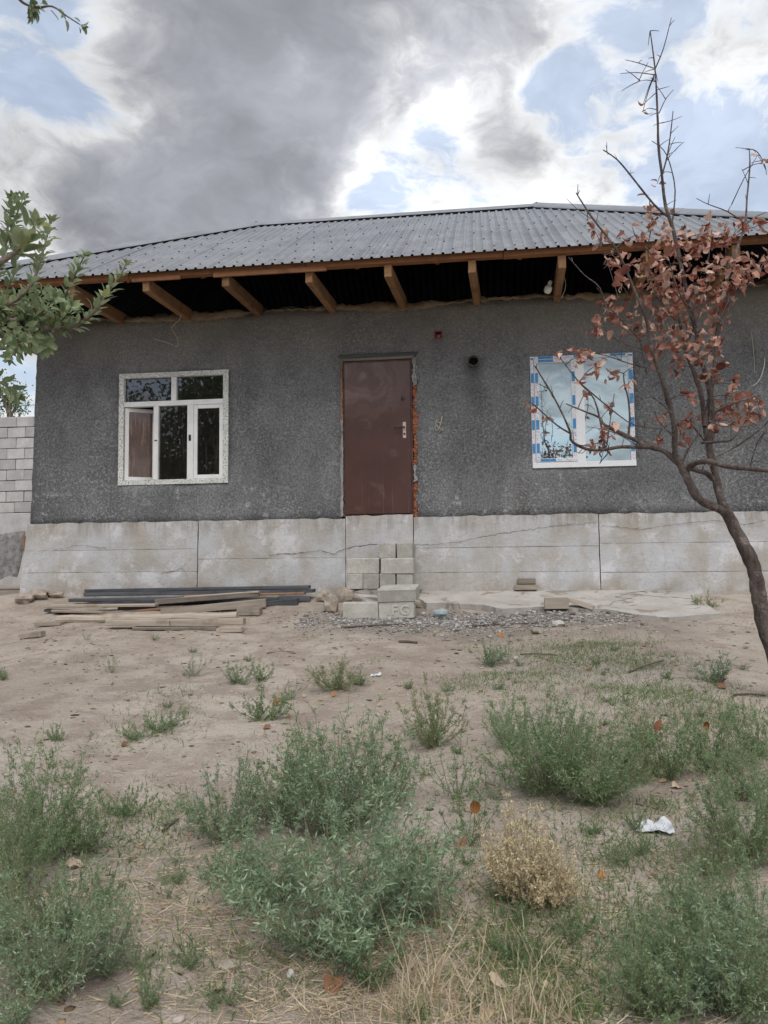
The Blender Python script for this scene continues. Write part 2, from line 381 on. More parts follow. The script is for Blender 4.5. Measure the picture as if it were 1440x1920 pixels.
def m_brick(q):
    p = q.v('ADD', q.obj, q.scale(q.comb(q.rnd, q.rnd, q.rnd), 20.0))
    b = q.mix(q.ss(q.noise(p, 9, 5, .65), .35, .65), (.27, .085, .040), (.36, .135, .070))
    b = q.mix(q.ss(q.noise(p, 26, 4, .65), .54, .66, 0, .8), b, (.30, .25, .21))
    setp(q, b, .95, spec=.15, bump=q.noise(p, 40, 4, .65), bd=.012, bs=.9)
mat('raw_brick', m_brick)
def m_paint(q):
    p = q.pos
    grain = q.noise(q.map(p, (30, 30, 3)), 1.0, 4, .65)
    b = q.mix(q.ss(q.noise(p, 4, 4, .6), .35, .65), (.72, .73, .72), (.82, .83, .82))
    crack = q.m('MULTIPLY', q.ss(grain, .60, .70), q.ss(q.noise(p, 9, 3, .6), .50, .62))
    b = q.mix(q.m('MULTIPLY', crack, .65), b, (.30, .27, .24))
    setp(q, b, .5, spec=.4, bump=grain, bd=.003, bs=.4)
mat('white_paint', m_paint)
def m_splash(q):
    p = q.pos
    b = q.mix(q.ss(q.noise(p, 4, 4, .6), .35, .65), (.66, .67, .64), (.78, .79, .76))
    sp = q.m('ADD', q.ss(q.noise(p, 48, 3, .6), .53, .60), q.ss(q.noise(p, 110, 2, .6), .60, .66, 0, .8), clamp=True)
    b = q.mix(q.m('MULTIPLY', sp, .8), b, (.24, .235, .23))
    setp(q, b, .75, spec=.25, bump=sp, bd=.004, bs=.7)
mat('splashed_paint', m_splash)
mat('pvc', lambda q: setp(q, q.mix(q.ss(q.noise(q.pos, 9, 5, .65), .5, .7, 0, .3), (.80, .82, .85), (.58, .58, .57)), .32, spec=.5))
def film(name, ax, k_, ph):
    def f(q):
        p = q.pos; c = q.sep(p)[ax]; u = q.m('FRACT', q.m('MULTIPLY_ADD', c, k_, ph))
        blue = q.m('LESS_THAN', u, .42)
        gl = q.map(p, (1, 1, 1))
        ink = q.ss(q.noise(gl, 75, 2, .4), .555, .575); ring = q.ss(q.noise(gl, 55, 1, .4), .58, .60)
        wht = q.mix(q.m('MULTIPLY', ink, .75), (.74, .77, .82), q.mix(q.ss(q.noise(p, 9, 1, .5), .47, .5), (.22, .30, .46), (.55, .24, .24)))
        col = q.mix(blue, wht, (.045, .24, .53))
        dirt = q.ss(q.noise(p, 26, 5, .7), .54, .66); col = q.mix(q.m('MULTIPLY', dirt, .55), col, (.40, .41, .42))
        setp(q, col, .38, spec=.5, bump=q.noise(p, 60, 3, .6), bd=.002, bs=.5)
    mat(name, f)
film('film_upright', 2, 3.4, .15); film('film_rail', 0, 2.3, .30)
def glass(name, refl, tint, dirt, dcol, rough=.015, hole=(.75, .8, .8)):
    def f(q):
        q.n.remove(q.b)
        p = q.pos
        gl = q.node('ShaderNodeBsdfGlossy'); gl.inputs['Color'].default_value = (*tint, 1); gl.inputs['Roughness'].default_value = rough
        bn = q.node('ShaderNodeBump'); q.put(bn.inputs['Height'], q.noise(p, 1.4, 2, .5)); bn.inputs['Distance'].default_value = .02; bn.inputs['Strength'].default_value = .10
        q.l.new(bn.outputs[0], gl.inputs['Normal'])
        tr = q.node('ShaderNodeBsdfTransparent'); tr.inputs['Color'].default_value = (*hole, 1)
        df = q.node('ShaderNodeBsdfDiffuse'); df.inputs['Color'].default_value = (*dcol, 1)
        fr = q.node('ShaderNodeFresnel'); fr.inputs[0].default_value = 1.5
        m1 = q.node('ShaderNodeMixShader'); q.put(m1.inputs[0], q.m('ADD', refl, q.m('MULTIPLY', fr.outputs[0], 1.0-refl), clamp=True)); q.l.new(tr.outputs[0], m1.inputs[1]); q.l.new(gl.outputs[0], m1.inputs[2])
        st = q.ss(q.noise(q.map(p, (60, 60, 2.5)), 1.0, 4, .65), .50, .72)
        sp = q.ss(q.noise(p, 45, 4, .7), .60, .68)
        dd = q.m('MULTIPLY', q.m('ADD', q.m('MULTIPLY', st, .8), q.m('ADD', q.m('MULTIPLY', sp, .5), .18)), dirt, clamp=True)
        m2 = q.node('ShaderNodeMixShader'); q.put(m2.inputs[0], dd); q.l.new(m1.outputs[0], m2.inputs[1]); q.l.new(df.outputs[0], m2.inputs[2])
        q.l.new(m2.outputs[0], q.out.inputs[0])
    mat(name, f)
glass('dark_glass', .05, (.82, .79, .86), .16, (.26, .215, .195))
glass('painted_view_glass', .06, (.8, .7, .7), .95, (.42, .28, .22), hole=(.6, .5, .45))  # streaked brown coat painted in for the room mirrored and seen through it
glass('mirror_glass', .62, (.72, .86, .92), .12, (.58, .62, .64), hole=(.2, .25, .25))
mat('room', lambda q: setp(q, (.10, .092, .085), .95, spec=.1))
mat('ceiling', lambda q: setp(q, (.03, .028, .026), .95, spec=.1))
mat('red_plastic', lambda q: setp(q, (.22, .045, .035), .5))
mat('black', lambda q: setp(q, (.012, .012, .012), .8, spec=.1))
mat('crack', lambda q: setp(q, (.10, .088, .075), .98, spec=.0))
mat('pipe', lambda q: setp(q, q.mix(q.ss(q.noise(q.pos, 25, 4, .65), .4, .6), (.035, .035, .036), (.13, .12, .115)), .7, metal=.3))
mat('white_plastic', lambda q: setp(q, (.66, .65, .60), .4, spec=.5))
mat('wire_pale', lambda q: setp(q, (.52, .47, .38), .5))
mat('wire_dark', lambda q: setp(q, (.05, .05, .05), .5))
mat('paper', lambda q: setp(q, q.mix(q.ss(q.noise(q.obj, 30, 3, .6), .55, .7, 0, .6), (.56, .575, .60), (.32, .34, .37)), .6))
def stone(name, a, b):
    def f(q):
        p = q.v('ADD', q.pos, q.scale(q.comb(q.rnd, q.rnd, q.rnd), 9.0))
        c = q.mix(q.ss(q.noise(p, 12, 5, .65), .35, .65), a, b); setp(q, c, .9, spec=.25, bump=q.noise(p, 40, 4, .6), bd=.008, bs=.6)
    mat(name, f)
stone('stone_tan', (.26, .215, .175), (.385, .335, .28)); stone('stone_pale', (.42, .40, .36), (.54, .52, .48)); stone('stone_blue', (.22, .26, .27), (.34, .385, .40))
stone('asbestos', (.17, .16, .155), (.30, .285, .275))
def m_gravel(q):
    t = q.node('ShaderNodeAttribute', attribute_name='tone').outputs['Fac']
    c = q.ramp(t, [(0, (.12, .108, .098)), (.35, (.23, .215, .205)), (.75, (.33, .315, .305)), (1, (.50, .485, .47))]); setp(q, c, .9, spec=.25)
mat('gravel', m_gravel)
def m_litter(q):
    t = q.node('ShaderNodeAttribute', attribute_name='tone').outputs['Fac']
    setp(q, q.ramp(t, [(0, (.075, .055, .042)), (.5, (.17, .115, .075)), (.8, (.30, .20, .12)), (1, (.46, .37, .26))]), .95, spec=.1)
mat('litter', m_litter)
def m_clod(q):
    t = q.node('ShaderNodeAttribute', attribute_name='tone').outputs['Fac']
    c = q.ramp(t, [(0, (.17, .13, .105)), (.5, (.31, .25, .205)), (1, (.46, .40, .35))]); setp(q, c, .97, spec=.1)
mat('clod', m_clod)
def leafmat(name, stops, trans=.3, rough=.6, attr=True, sheen=.2):
    def f(q):
        t = q.node('ShaderNodeAttribute', attribute_name='tone').outputs['Fac'] if attr else q.rnd
        c = q.ramp(t, stops)
        if not attr: c = q.mix(q.ss(q.noise(q.obj, 60, 4, .65), .45, .7, 0, .5), c, stops[0][1])
        q.put(q.b.inputs['Base Color'], c); q.b.inputs['Roughness'].default_value = rough; q.b.inputs['Specular IOR Level'].default_value = sheen
        tr = q.node('ShaderNodeBsdfTranslucent'); q.put(tr.inputs[0], c)
        mx_ = q.node('ShaderNodeMixShader'); mx_.inputs[0].default_value = trans
        q.l.new(q.b.outputs[0], mx_.inputs[1]); q.l.new(tr.outputs[0], mx_.inputs[2]); q.l.new(mx_.outputs[0], q.out.inputs[0])
    mat(name, f)
leafmat('weed_leaf', [(0, (.100, .165, .078)), (.45, (.182, .285, .138)), (.8, (.270, .385, .205)), (1, (.41, .46, .28))])
leafmat('weed_leaf_grey', [(0, (.120, .190, .110)), (.45, (.215, .315, .190)), (.8, (.335, .450, .290)), (1, (.50, .57, .40))])
leafmat('weed_leaf_olive', [(0, (.125, .165, .075)), (.45, (.215, .270, .130)), (.8, (.315, .365, .195)), (1, (.48, .44, .27))])
leafmat('dry_weed', [(0, (.55, .43, .26)), (.5, (.72, .61, .40)), (.9, (.80, .71, .52)), (1, (.42, .46, .27))])
leafmat('straw', [(0, (.42, .33, .21)), (.5, (.58, .48, .33)), (1, (.70, .61, .46))], .2)
leafmat('grass', [(0, (.10, .16, .065)), (.6, (.165, .255, .105)), (.85, (.26, .32, .14)), (1, (.48, .40, .22))])
leafmat('apple_leaf', [(0, (.150, .205, .100)), (.5, (.245, .310, .170)), (.85, (.34, .405, .240)), (1, (.44, .47, .16))], .32, .5, attr=False, sheen=.35)
leafmat('apple_crown', [(0, (.150, .205, .100)), (.5, (.245, .310, .170)), (1, (.34, .405, .240))], .32, .5)
leafmat('far_leaf', [(0, (.075, .11, .045)), (.5, (.125, .175, .075)), (1, (.19, .245, .115))], .3, .6)
leafmat('dead_leaf', [(0, (.15, .048, .036)), (.3, (.32, .135, .095)), (.65, (.47, .265, .200)), (1, (.66, .47, .38))], .22, .65, attr=False)
leafmat('dead_crown', [(0, (.15, .048, .036)), (.3, (.32, .135, .095)), (.65, (.47, .265, .200)), (1, (.66, .47, .38))], .22, .65)
leafmat('fallen_orange', [(0, (.34, .13, .04)), (1, (.46, .21, .07))], .15, .7, attr=False)
leafmat('fallen_brown', [(0, (.20, .085, .045)), (1, (.33, .17, .10))], .15, .7, attr=False)
leafmat('fallen_pale', [(0, (.44, .33, .22)), (1, (.58, .47, .35))], .15, .7, attr=False)
def bark(name, a, b, sc=1.0):
    def f(q):
        p = q.pos; r = q.noise(q.map(p, (16*sc, 16*sc, 4*sc)), 1.0, 5, .65, .4)
        c = q.mix(q.ss(r, .35, .65), a, b); c = q.mix(q.ss(q.noise(p, 14, 5, .7), .52, .68, 0, .6), c, (.30, .265, .24))
        setp(q, c, .85, spec=.25, bump=q.m('ADD', r, q.m('MULTIPLY', q.noise(p, 60, 4, .7), .6)), bd=.022, bs=1.0)
    mat(name, f)
bark('dead_bark', (.068, .052, .048), (.140, .112, .102)); bark('apple_bark', (.12, .095, .075), (.22, .18, .145))
mat('twig', lambda q: setp(q, (.11, .085, .072), .85, spec=.2))
mat('weed_stem', lambda q: setp(q, (.24, .255, .15), .8, spec=.2))
M = MATS

# ------------------------------------------------------------------ ground
_r = np.random.RandomState(5)
_W = [(_r.uniform(.5, 1.0)*f_, _r.uniform(0, 2*math.pi), _r.uniform(0, 2*math.pi), a_) for f_, a_ in
      ((.9, .028), (1.3, .024), (2.1, .016), (3.0, .012), (4.6, .008), (6.5, .006), (9.0, .008), (13, .0065), (19, .0045), (27, .003))]
def gz(X, Y):
    X = np.asarray(X, dtype=float); Y = np.asarray(Y, dtype=float)
    z = np.interp(-Y, [-60, -6, 0, 1.2, 3, 5, 7.5, 9.5, 14, 30, 200], [0.3, 0.05, 0, -.22, -.42, -.58, -.72, -.80, -.95, -1.1, -1.4])
    amp = np.clip((-Y+.0)/1.2, 0.15, 1.0)
    n = 0
    for fr, th, ph, a_ in _W:
        n = n + a_*np.sin(fr*(X*math.cos(th)+Y*math.sin(th))+ph + 1.3*np.sin(fr*.6*(X*math.sin(th*1.7)-Y*math.cos(th*1.7))))
    # soil banked against the left corner of the plinth
    bank = .10*np.exp(-((X+5.9)/.5)**2-((Y+.25)/.35)**2)
    return z + n*amp + bank
def gp(px, py):
    """ground point seen at a photo position"""
    d = ray(px, py)
    t = np.linspace(.8, 40, 8000); P = CAM[None]+t[:, None]*d[None]
    below = np.nonzero(P[:, 2] < gz(P[:, 0], P[:, 1]))[0]
    p = P[below[0]]; return Vector((p[0], p[1], float(gz(p[0], p[1]))))
def axis(lo, hi, step, far):
    a = list(np.arange(lo, hi+1e-6, step)); s = step
    while a[-1] < far: s *= 1.35; a.append(a[-1]+s)
    s = step; b = [a[0]]
    while b[-1] > -far: s *= 1.35; b.append(b[-1]-s)
    return np.array(b[:0:-1]+a)
gx = axis(-6.6, 4.6, .035, 180); gy = axis(-9.4, .2, .035, 180)
GX, GY = np.meshgrid(gx, gy); GZ = gz(GX, GY)
# keep the sheet under the house floor
inside = (GX > -5.8) & (GX < 3.2) & (GY > .12) & (GY < 4.4); GZ[inside] -= .25
V = np.stack([GX, GY, GZ], -1).reshape(-1, 3); nx = len(gx); ny = len(gy)
i, j = np.meshgrid(np.arange(nx-1), np.arange(ny-1)); b0 = j*nx+i
Fq = np.stack([b0, b0+1, b0+nx+1, b0+nx], -1).reshape(-1, 4)
ground = link('ground', mesh_np('ground', V, Fq, True), M['soil']); tag(ground, kind='structure')

# ------------------------------------------------------------------ house
house = empty('house', (-1.3, 0, 0)); tag(house, 'single storey grey roughcast house with grey ribbed metal hip roof and concrete plinth', 'house')
HB = Vector((-1.3, 0, 0))
def H(o):                                   # parent to the house, keeping world coordinates
    o.parent = house; o.matrix_parent_inverse = Matrix.Translation(-HB); return o
def P(o, par):                              # sub-part: parent empties/parts all sit at identity inside the house
    o.parent = par; return o
def hpart(name, loc=(0, 0, 0)):
    e = empty(name, loc); return H(e)
XL, XR, ZW, DEP = -5.93, 3.56, 3.70, 4.6
rnd = random.Random(3); npr = np.random.RandomState(11)
WL = (-4.735, -3.255, 1.465, 2.935); WR = (.65, 1.87, 1.545, 2.93); DO = (-1.765, -.782, .97, 3.03)
JB = (-.545, -.445, 3.225, 3.325)
def lines(breaks, step):
    o = []
    for a, b in zip(breaks[:-1], breaks[1:]):
        n_ = max(1, int(round((b-a)/step))); o += [a+(b-a)*k_/n_ for k_ in range(n_)]
    return np.array(o+[breaks[-1]])
bx = sorted([XL, XR, WL[0], WL[1], WR[0], WR[1], DO[0], DO[1], JB[0], JB[1]]); bz = sorted([.94, ZW, WL[2], WL[3], WR[2], WR[3], DO[3], JB[2], JB[3]])
fx = lines(bx, .12); fz = lines(bz, .12)
def hole(x, z):
    return any(o[0] < x < o[1] and o[2] < z < o[3] for o in (WL, WR, DO, JB))
idx = {}; Vw = []; Fw = []
def wob(x, z):
    return .006*math.sin(x*2.3+z*1.1)+.005*math.sin(x*5.1-z*3.7+1)+.003*math.sin(x*11+z*13)
fxed = set([WL[0], WL[1], WR[0], WR[1], JB[0], JB[1]])
def vid(a, b, back):
    key = (a, b, back)
    if key not in idx:
        x, z = float(fx[a]), float(fz[b]); y = .36 if back else wob(x, z)-.002
        if a == 0: x -= .05*(1-(z-.94)/(ZW-.94))+rnd.uniform(-.006, .006)
        if b == len(fz)-1: z += (rnd.uniform(-.03, .05) if not back else 0)
        if not back and abs(fx[a]-DO[0]) < 1e-6 and z < DO[3]: x += rnd.uniform(-.012, .014)
        if not back and abs(fx[a]-DO[1]) < 1e-6 and z < DO[3]: x += rnd.uniform(-.028, .022)
        idx[key] = len(Vw); Vw.append((x, y, z))
    return idx[key]
solid = [[not hole((fx[a]+fx[a+1])/2, (fz[b]+fz[b+1])/2) for b in range(len(fz)-1)] for a in range(len(fx)-1)]
for a in range(len(fx)-1):
    for b in range(len(fz)-1):
        if not solid[a][b]: continue
        f = [vid(a, b, 0), vid(a+1, b, 0), vid(a+1, b+1, 0), vid(a, b+1, 0)]; k_ = [vid(a, b, 1), vid(a, b+1, 1), vid(a+1, b+1, 1), vid(a+1, b, 1)]
        Fw.append(f); Fw.append(k_)
        def nb(a2, b2): return 0 <= a2 < len(fx)-1 and 0 <= b2 < len(fz)-1 and solid[a2][b2]
        for (a2, b2, e0, e1) in ((a-1, b, (a, b), (a, b+1)), (a+1, b, (a+1, b+1), (a+1, b)), (a, b-1, (a+1, b), (a, b)), (a, b+1, (a, b+1), (a+1, b+1))):
            if not nb(a2, b2): Fw.append([vid(*e0, 0), vid(*e1, 0), vid(*e1, 1), vid(*e0, 1)])
H(link('wall', mesh_np('wall', Vw, Fw), M['stucco']))
# side, back walls, floor and ceiling
mb = MB(); mb.box((XL-.02, .365, .0), (XL+.34, DEP, ZW)); H(mb.build('wall', M['stucco']))
mb = MB(); mb.box((XR-.34, .365, .0), (XR-.002, DEP, ZW)); H(mb.build('wall', M['stucco']))
mb = MB(); mb.box((XL+.345, DEP-.35, .0), (XR-.345, DEP-.003, ZW)); H(mb.build('wall', M['stucco']))
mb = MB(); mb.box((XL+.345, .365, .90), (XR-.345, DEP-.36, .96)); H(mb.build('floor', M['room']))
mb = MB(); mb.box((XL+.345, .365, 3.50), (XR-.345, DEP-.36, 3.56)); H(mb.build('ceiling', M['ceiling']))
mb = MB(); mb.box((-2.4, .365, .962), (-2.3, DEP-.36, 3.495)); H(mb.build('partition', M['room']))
# rough mud bedding along the wall top
xs = np.arange(XL+.03, XR-.02, .045); Vm = []; 
for x in xs:
    h = 3.735+.018*math.sin(x*3.1)+.014*math.sin(x*9.7+1)+rnd.uniform(-.014, .016); d0 = -.012-rnd.uniform(0, .018); zb = 3.645+.03*math.sin(x*2.2+.6)+rnd.uniform(-.02, .02)
    Vm += [(x, .004, zb), (x, d0, zb+.03), (x, d0+.006, h-.02), (x, .05, h), (x, .30, h-.01)]
n_ = len(xs); Fm = [(a*5+b, a*5+b+1, a*5+b+6, a*5+b+5)[::-1] for a in range(n_-1) for b in range(4)]
H(link('mud_bedding', mesh_np('mud_bedding', Vm, Fm), M['mud']))

# plinth, cast in lifts with visible joints
H(box('plinth_core', (XL-.10, .02, -.4), (XR+.10, .34, .935), M['crack'], bev=0))
H(box('plinth_core', (XL-.10, .345, -.4), (XL+.30, DEP, .935), M['plinth'], bev=0))
H(box('plinth_core', (XR-.30, .345, -.4), (XR+.09, DEP, .935), M['plinth'], bev=0))
def lift(x0, x1, z0, z1, y0, y1=.015):
    bm = bmesh.new(); nxx = max(2, int((x1-x0)/.08)); nzz = max(2, int((z1-z0)/.08)); grid = []
    for b in range(nzz+1):
        row = []
        for a in range(nxx+1):
            x = x0+(x1-x0)*a/nxx; z = z0+(z1-z0)*b/nzz
            edge = a in (0, nxx) or b in (0, nzz)
            y = y0-.022*(1-z/.95)+.004*math.sin(x*4+z*5)+.003*math.sin(x*9-z*11)+rnd.uniform(-.0015, .0015)+(.003 if edge else 0)
            ex = rnd.uniform(-.0025, .0025) if a in (0, nxx) and 0 < b < nzz else 0; ez = (rnd.uniform(-.002, .002) if b == 0 or z1 < .9 else rnd.uniform(-.012, .007)) if b in (0, nzz) else 0
            if a == 0 and x0 < XL-.03: ex -= .09*(1-z/.95)
            row.append(bm.verts.new((x+ex, y, z+ez)))
        grid.append(row)
    for b in range(nzz):
        for a in range(nxx): bm.faces.new((grid[b][a], grid[b][a+1], grid[b+1][a+1], grid[b+1][a]))
    ed = [grid[0][a] for a in range(nxx+1)]+[grid[b][nxx] for b in range(1, nzz+1)]+[grid[nzz][a] for a in range(nxx-1, -1, -1)]+[grid[b][0] for b in range(nzz-1, 0, -1)]
    bk = [bm.verts.new((v.co.x, y1, v.co.z)) for v in ed]
    for q in range(len(ed)):
        q2 = (q+1) % len(ed); bm.faces.new((ed[q2], ed[q], bk[q], bk[q2]))
    return H(link('plinth_lift', bm_mesh('plinth_lift', bm), M['plinth']))
gap = .0035
for x0, x1, zz in ((XL-.06, -3.635, (-.35, .315, .605, .968)), (-3.625, -1.70, (-.35, .47, .968)), (-1.694, -.842, (-.35, .995)), (-.836, 1.405, (-.35, .27, .575, .968)), (1.413, XR+.13, (-.35, .255, .60, .965))):
    for z0, z1 in zip(zz[:-1], zz[1:]):
        yo = -.05-rnd.uniform(0, .008)
        lift(x0+gap/2, x1-gap/2, z0+gap/2 if z0 > 0 else z0, z1-gap/2, yo)
def crack(pts, y=-.064, w=.004):
    """jagged open crack following the wall face"""
    pp = []
    for a, b in zip(pts[:-1], pts[1:]):
        n2 = max(2, int(math.hypot(b[0]-a[0], b[1]-a[1])/.035))
        for k_ in range(n2):
            t = k_/n2; pp.append((a[0]+(b[0]-a[0])*t+rnd.uniform(-.008, .008), a[1]+(b[1]-a[1])*t+rnd.uniform(-.008, .008)))
    pp.append(pts[-1]); V_ = []; F_ = []
    for q, (x, z) in enumerate(pp):
        ww = w*rnd.uniform(.3, 1.0); yy = y-.022*(1-z/.95)
        V_ += [(x, yy, z+ww), (x, yy, z-ww)]
        if q: F_.append((2*q-2, 2*q-1, 2*q+1, 2*q))
    H(link('crack', mesh_np('crack', V_, F_), M['crack']))
def fpt(px, py): p = at(px, py, -.06); return (p.x, p.z)
crack([fpt(*p) for p in ((505, 1041), (560, 1037), (600, 1032), (625, 1040), (640, 1032), (660, 1025), (708, 1020))], w=.005)
crack([fpt(*p) for p in ((778, 1022), (830, 1020), (880, 1012), (940, 1000), (1000, 992), (1060, 984), (1118, 980))], w=.003)
crack([fpt(*p) for p in ((1128, 985), (1200, 992), (1290, 980), (1340, 975), (1390, 984), (1436, 976))], w=.003)
crack([fpt(*p) for p in ((100, 1032), (150, 1022), (200, 1028))], w=.003)
crack([fpt(*p) for p in ((300, 1076), (345, 1066), (352, 1084))], w=.003)
crack([fpt(*p) for p in ((1100, 1052), (1102, 1064))], w=.004)

# ---- roof
TS = .60; YE = -1.15; ZE = 3.862; HD = 3.45; XEL, XER = -7.02, 4.42; YB = YE+2*HD; PITCHR = .115
def prof(u):                                  # trapezoid rib profile
    t = (u/PITCHR) % 1.0
    if t < .70: return 0.0
    if t < .73: return .020*(t-.70)/.03
    if t < .97: return .020
    return .020*(1-(t-.97)/.03)
us0 = [0.0, .70, .73, .97, 1.0]
roof = hpart('roof')
def slope(name, L, place, hipmax, cover=10):
    """ribbed sheets over one roof slope; place(u, s) -> point at u along the eave, s horizontally up the slope"""
    nr = int(L/PITCHR)+1; ctr = []
    for r0 in range(0, nr, cover):
        us = []
        for r_ in range(r0, min(r0+cover, nr)):
            us += [(r_+t)*PITCHR for t in us0[:-1]]
        us.append((min(r0+cover, nr))*PITCHR); us = [u for u in us if u < L]+([L] if us[-1] >= L else [])
        if len(us) < 2: continue
        V_ = []; F_ = []; lay = .0012*((r0//cover) % 2)
        for u in us:
            h = prof(u)+lay; sm = max(hipmax(u), .002); ov = .05+rnd.uniform(-.002, .002) 
            for dz_ in (0, -.004):
                a = place(u, -ov); b = place(u, sm)
                V_ += [(a[0], a[1], a[2]+h+dz_), (b[0], b[1], b[2]+h+dz_)]
        for q in range(len(us)-1):
            k_ = q*4; n4 = k_+4
            F_ += [(k_, n4, n4+1, k_+1), (k_+2, k_+3, n4+3, n4+2), (k_, k_+2, n4+2, n4)]
        me = mesh_np(name, V_, F_); me.materials.append(M['roof_metal']); me.materials.append(M['roof_under_shade'])
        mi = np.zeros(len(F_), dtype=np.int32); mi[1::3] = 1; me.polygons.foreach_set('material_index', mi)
        o = link(name, me); P(o, roof)
LF = XER-XEL
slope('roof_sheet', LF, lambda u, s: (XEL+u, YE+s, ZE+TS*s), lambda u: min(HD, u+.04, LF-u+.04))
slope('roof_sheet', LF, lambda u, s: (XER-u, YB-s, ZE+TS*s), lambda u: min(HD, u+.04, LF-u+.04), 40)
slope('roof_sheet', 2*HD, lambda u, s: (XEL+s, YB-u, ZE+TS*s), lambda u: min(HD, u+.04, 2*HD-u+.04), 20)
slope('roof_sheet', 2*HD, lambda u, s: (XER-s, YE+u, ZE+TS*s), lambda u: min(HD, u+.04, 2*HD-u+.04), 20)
# screws on the front slope
sb = MB()
for r_ in range(int(LF/PITCHR)):
    u = (r_+.81)*PITCHR; mxs = min(HD, u, LF-u)
    for q, s in enumerate((.10, .62, 1.14, 1.66, 2.18, 2.70, 3.22)):
        if s > mxs-.1 or (r_+q) % 2 or rnd.random() < .12: continue
        x, y = XEL+u+rnd.uniform(-.006, .006), YE+s+rnd.uniform(-.02, .02); z = ZE+TS*(y-YE)+.021
        sb.box((x-.009, y-.009, z-.008), (x+.009, y+.009, z+.009))
o = sb.build('screws', M['screw']); P(o, roof); tag(o, kind='stuff')
def cap(a, b, w=.14):
    """folded ridge / hip capping"""
    A, B = Vector(a), Vector(b); d = (B-A).normalized(); side = d.cross(Vector((0, 0, 1))).normalized(); L = (B-A).length; n2 = max(1, int(L/1.9))
    for q in range(n2):
        p, r_ = A+d*(L*q/n2), A+d*(L*(q+1)/n2+.04); e = .003*(q % 2); V_ = []
        drop = .085 if abs(d.z) > .1 else .075
        for pt in (p, r_):
            V_ += [pt+side*w+Vector((0, 0, -drop-.012+e)), pt+side*w+Vector((0, 0, -drop+e)), pt+side*.02+Vector((0, 0, .022+e)), pt-side*.02+Vector((0, 0, .022+e)), pt-side*w+Vector((0, 0, -drop+e)), pt-side*w+Vector((0, 0, -drop-.012+e))]
        F_ = [(k_, k_+1, k_+7, k_+6) for k_ in range(5)]
        P(link('ridge_cap', mesh_np('ridge_cap', V_, F_), M['roof_metal']), roof)
zr = ZE+TS*HD+.03; R0 = (XEL+HD, YE+HD, zr); R1 = (XER-HD, YE+HD, zr)
cap((XEL-.03, YE-.03, ZE+.04), (R0[0], R0[1], R0[2]+.02), .19); cap(R0, R1, .13); cap((XER+.03, YE-.03, ZE+.04), (R1[0], R1[1], R1[2]+.02), .17); cap((XEL, YB, ZE+.03), R0, .12); cap((XER, YB, ZE+.03), R1, .12)
# rafters (dark in the attic)
def beam(name, A, B, w, h, m_, par=None, bev=.004, jit=.002, up=Vector((0, 0, 1))):
    A, B = Vector(A), Vector(B); d = B-A; L = d.length; x = d.normalized(); y = up.cross(x).normalized(); z = x.cross(y)
    me = box_mesh(name, L, w, h, bev=bev, jit=jit, rnd=rnd); o = link(name, me, m_)
    R_ = Matrix((x, y, z)).transposed().to_4x4(); o.matrix_world = Matrix.Translation((A+B)/2) @ R_
    if par is None: return o
    if par is house: return H(o)
    o.parent = par; return o
for x in np.arange(XEL+1.0, XER-.8, .93):
    s = min(HD-.1, x-XEL-.15, XER-x-.15)
    beam('rafter', (x, YE+.12, ZE+TS*.12-.085), (x, YE+s, ZE+TS*s-.085), .05, .13, M['eave_wood'], roof)
for e, sg in ((XEL, 1), (XER, -1)):
    beam('rafter', (e+sg*.12, YE+.12, ZE+TS*.12-.10), (e+sg*(HD-.1), YE+HD-.1, ZE+TS*(HD-.1)-.10), .06, .14, M['eave_wood'], roof)
for a_, b_ in (((XEL, YE, ZE), R0), ((XER, YE, ZE), R1), ((XEL, YB, ZE), R0), ((XER, YB, ZE), R1), (R0, R1)):
    A_ = Vector(a_)+Vector((0, 0, -.055 if a_ != R0 else -.10)); B_ = Vector(b_)+Vector((0, 0, -.10)); A_ = A_.lerp(B_, .03) if a_ != R0 else A_
    beam('gap_light_stop', A_, B_, .34, .02, M['roof_under_shade'], roof)  # added strips that stop light leaking in at hip and ridge gaps
# joists on the wall head, running out to carry the eave
jx = [-5.62, -4.74, -3.80, -2.84, -1.86, -.95, -.01, .97, 1.90, 2.80]
for q, x in enumerate(jx):
    sk = -.012*(1.5-x) if x < 1.5 else .0
    zz = 3.705+rnd.uniform(-.006, .006)
    o = beam('joist', (x+sk-.02, YE+.03+rnd.uniform(-.01, .02), zz), (x+.03, .34, zz), .085, .150, M['joist_wood'], house, bev=.005)
for sg, xc, xw in ((-1, XEL+.08, XL), (1, XER-.08, XR)):
    beam('joist', (xc, YE+.06, 3.705), (xw-sg*.25, .3, 3.705), .09, .15, M['joist_wood'], house)
    for y in (.9, 1.9, 2.9, 3.9): beam('joist', (xc+.02*sg, y, 3.705), (xw-sg*.3, y, 3.705), .085, .15, M['joist_wood'], house)
segs = [XEL+.02, -4.1, -1.95, .3, 2.4, XER-.02]
for a, b in zip(segs[:-1], segs[1:]):
    beam('eave_plate', (a+.003, YE+.055, 3.817), (b-.003, YE+.055, 3.822), .09, .066, M['eave_wood'], house)
beam('eave_plate', (XEL+.04, YE+.10, 3.817), (XEL+.04, YB-.06, 3.817), .08, .066, M['eave_wood'], house)
beam('eave_plate', (XER-.04, YE+.10, 3.817), (XER-.04, YB-.06, 3.817), .08, .066, M['eave_wood'], house)
beam('splice_board', (-3.05, YE+.012, 3.766), (-1.70, YE+.012, 3.768), .028, .055, M['eave_wood'], house)
beam('splice_board', (-4.05, YE+.012, 3.766), (-3.45, YE+.012, 3.768), .028, .05, M['eave_wood'], house)

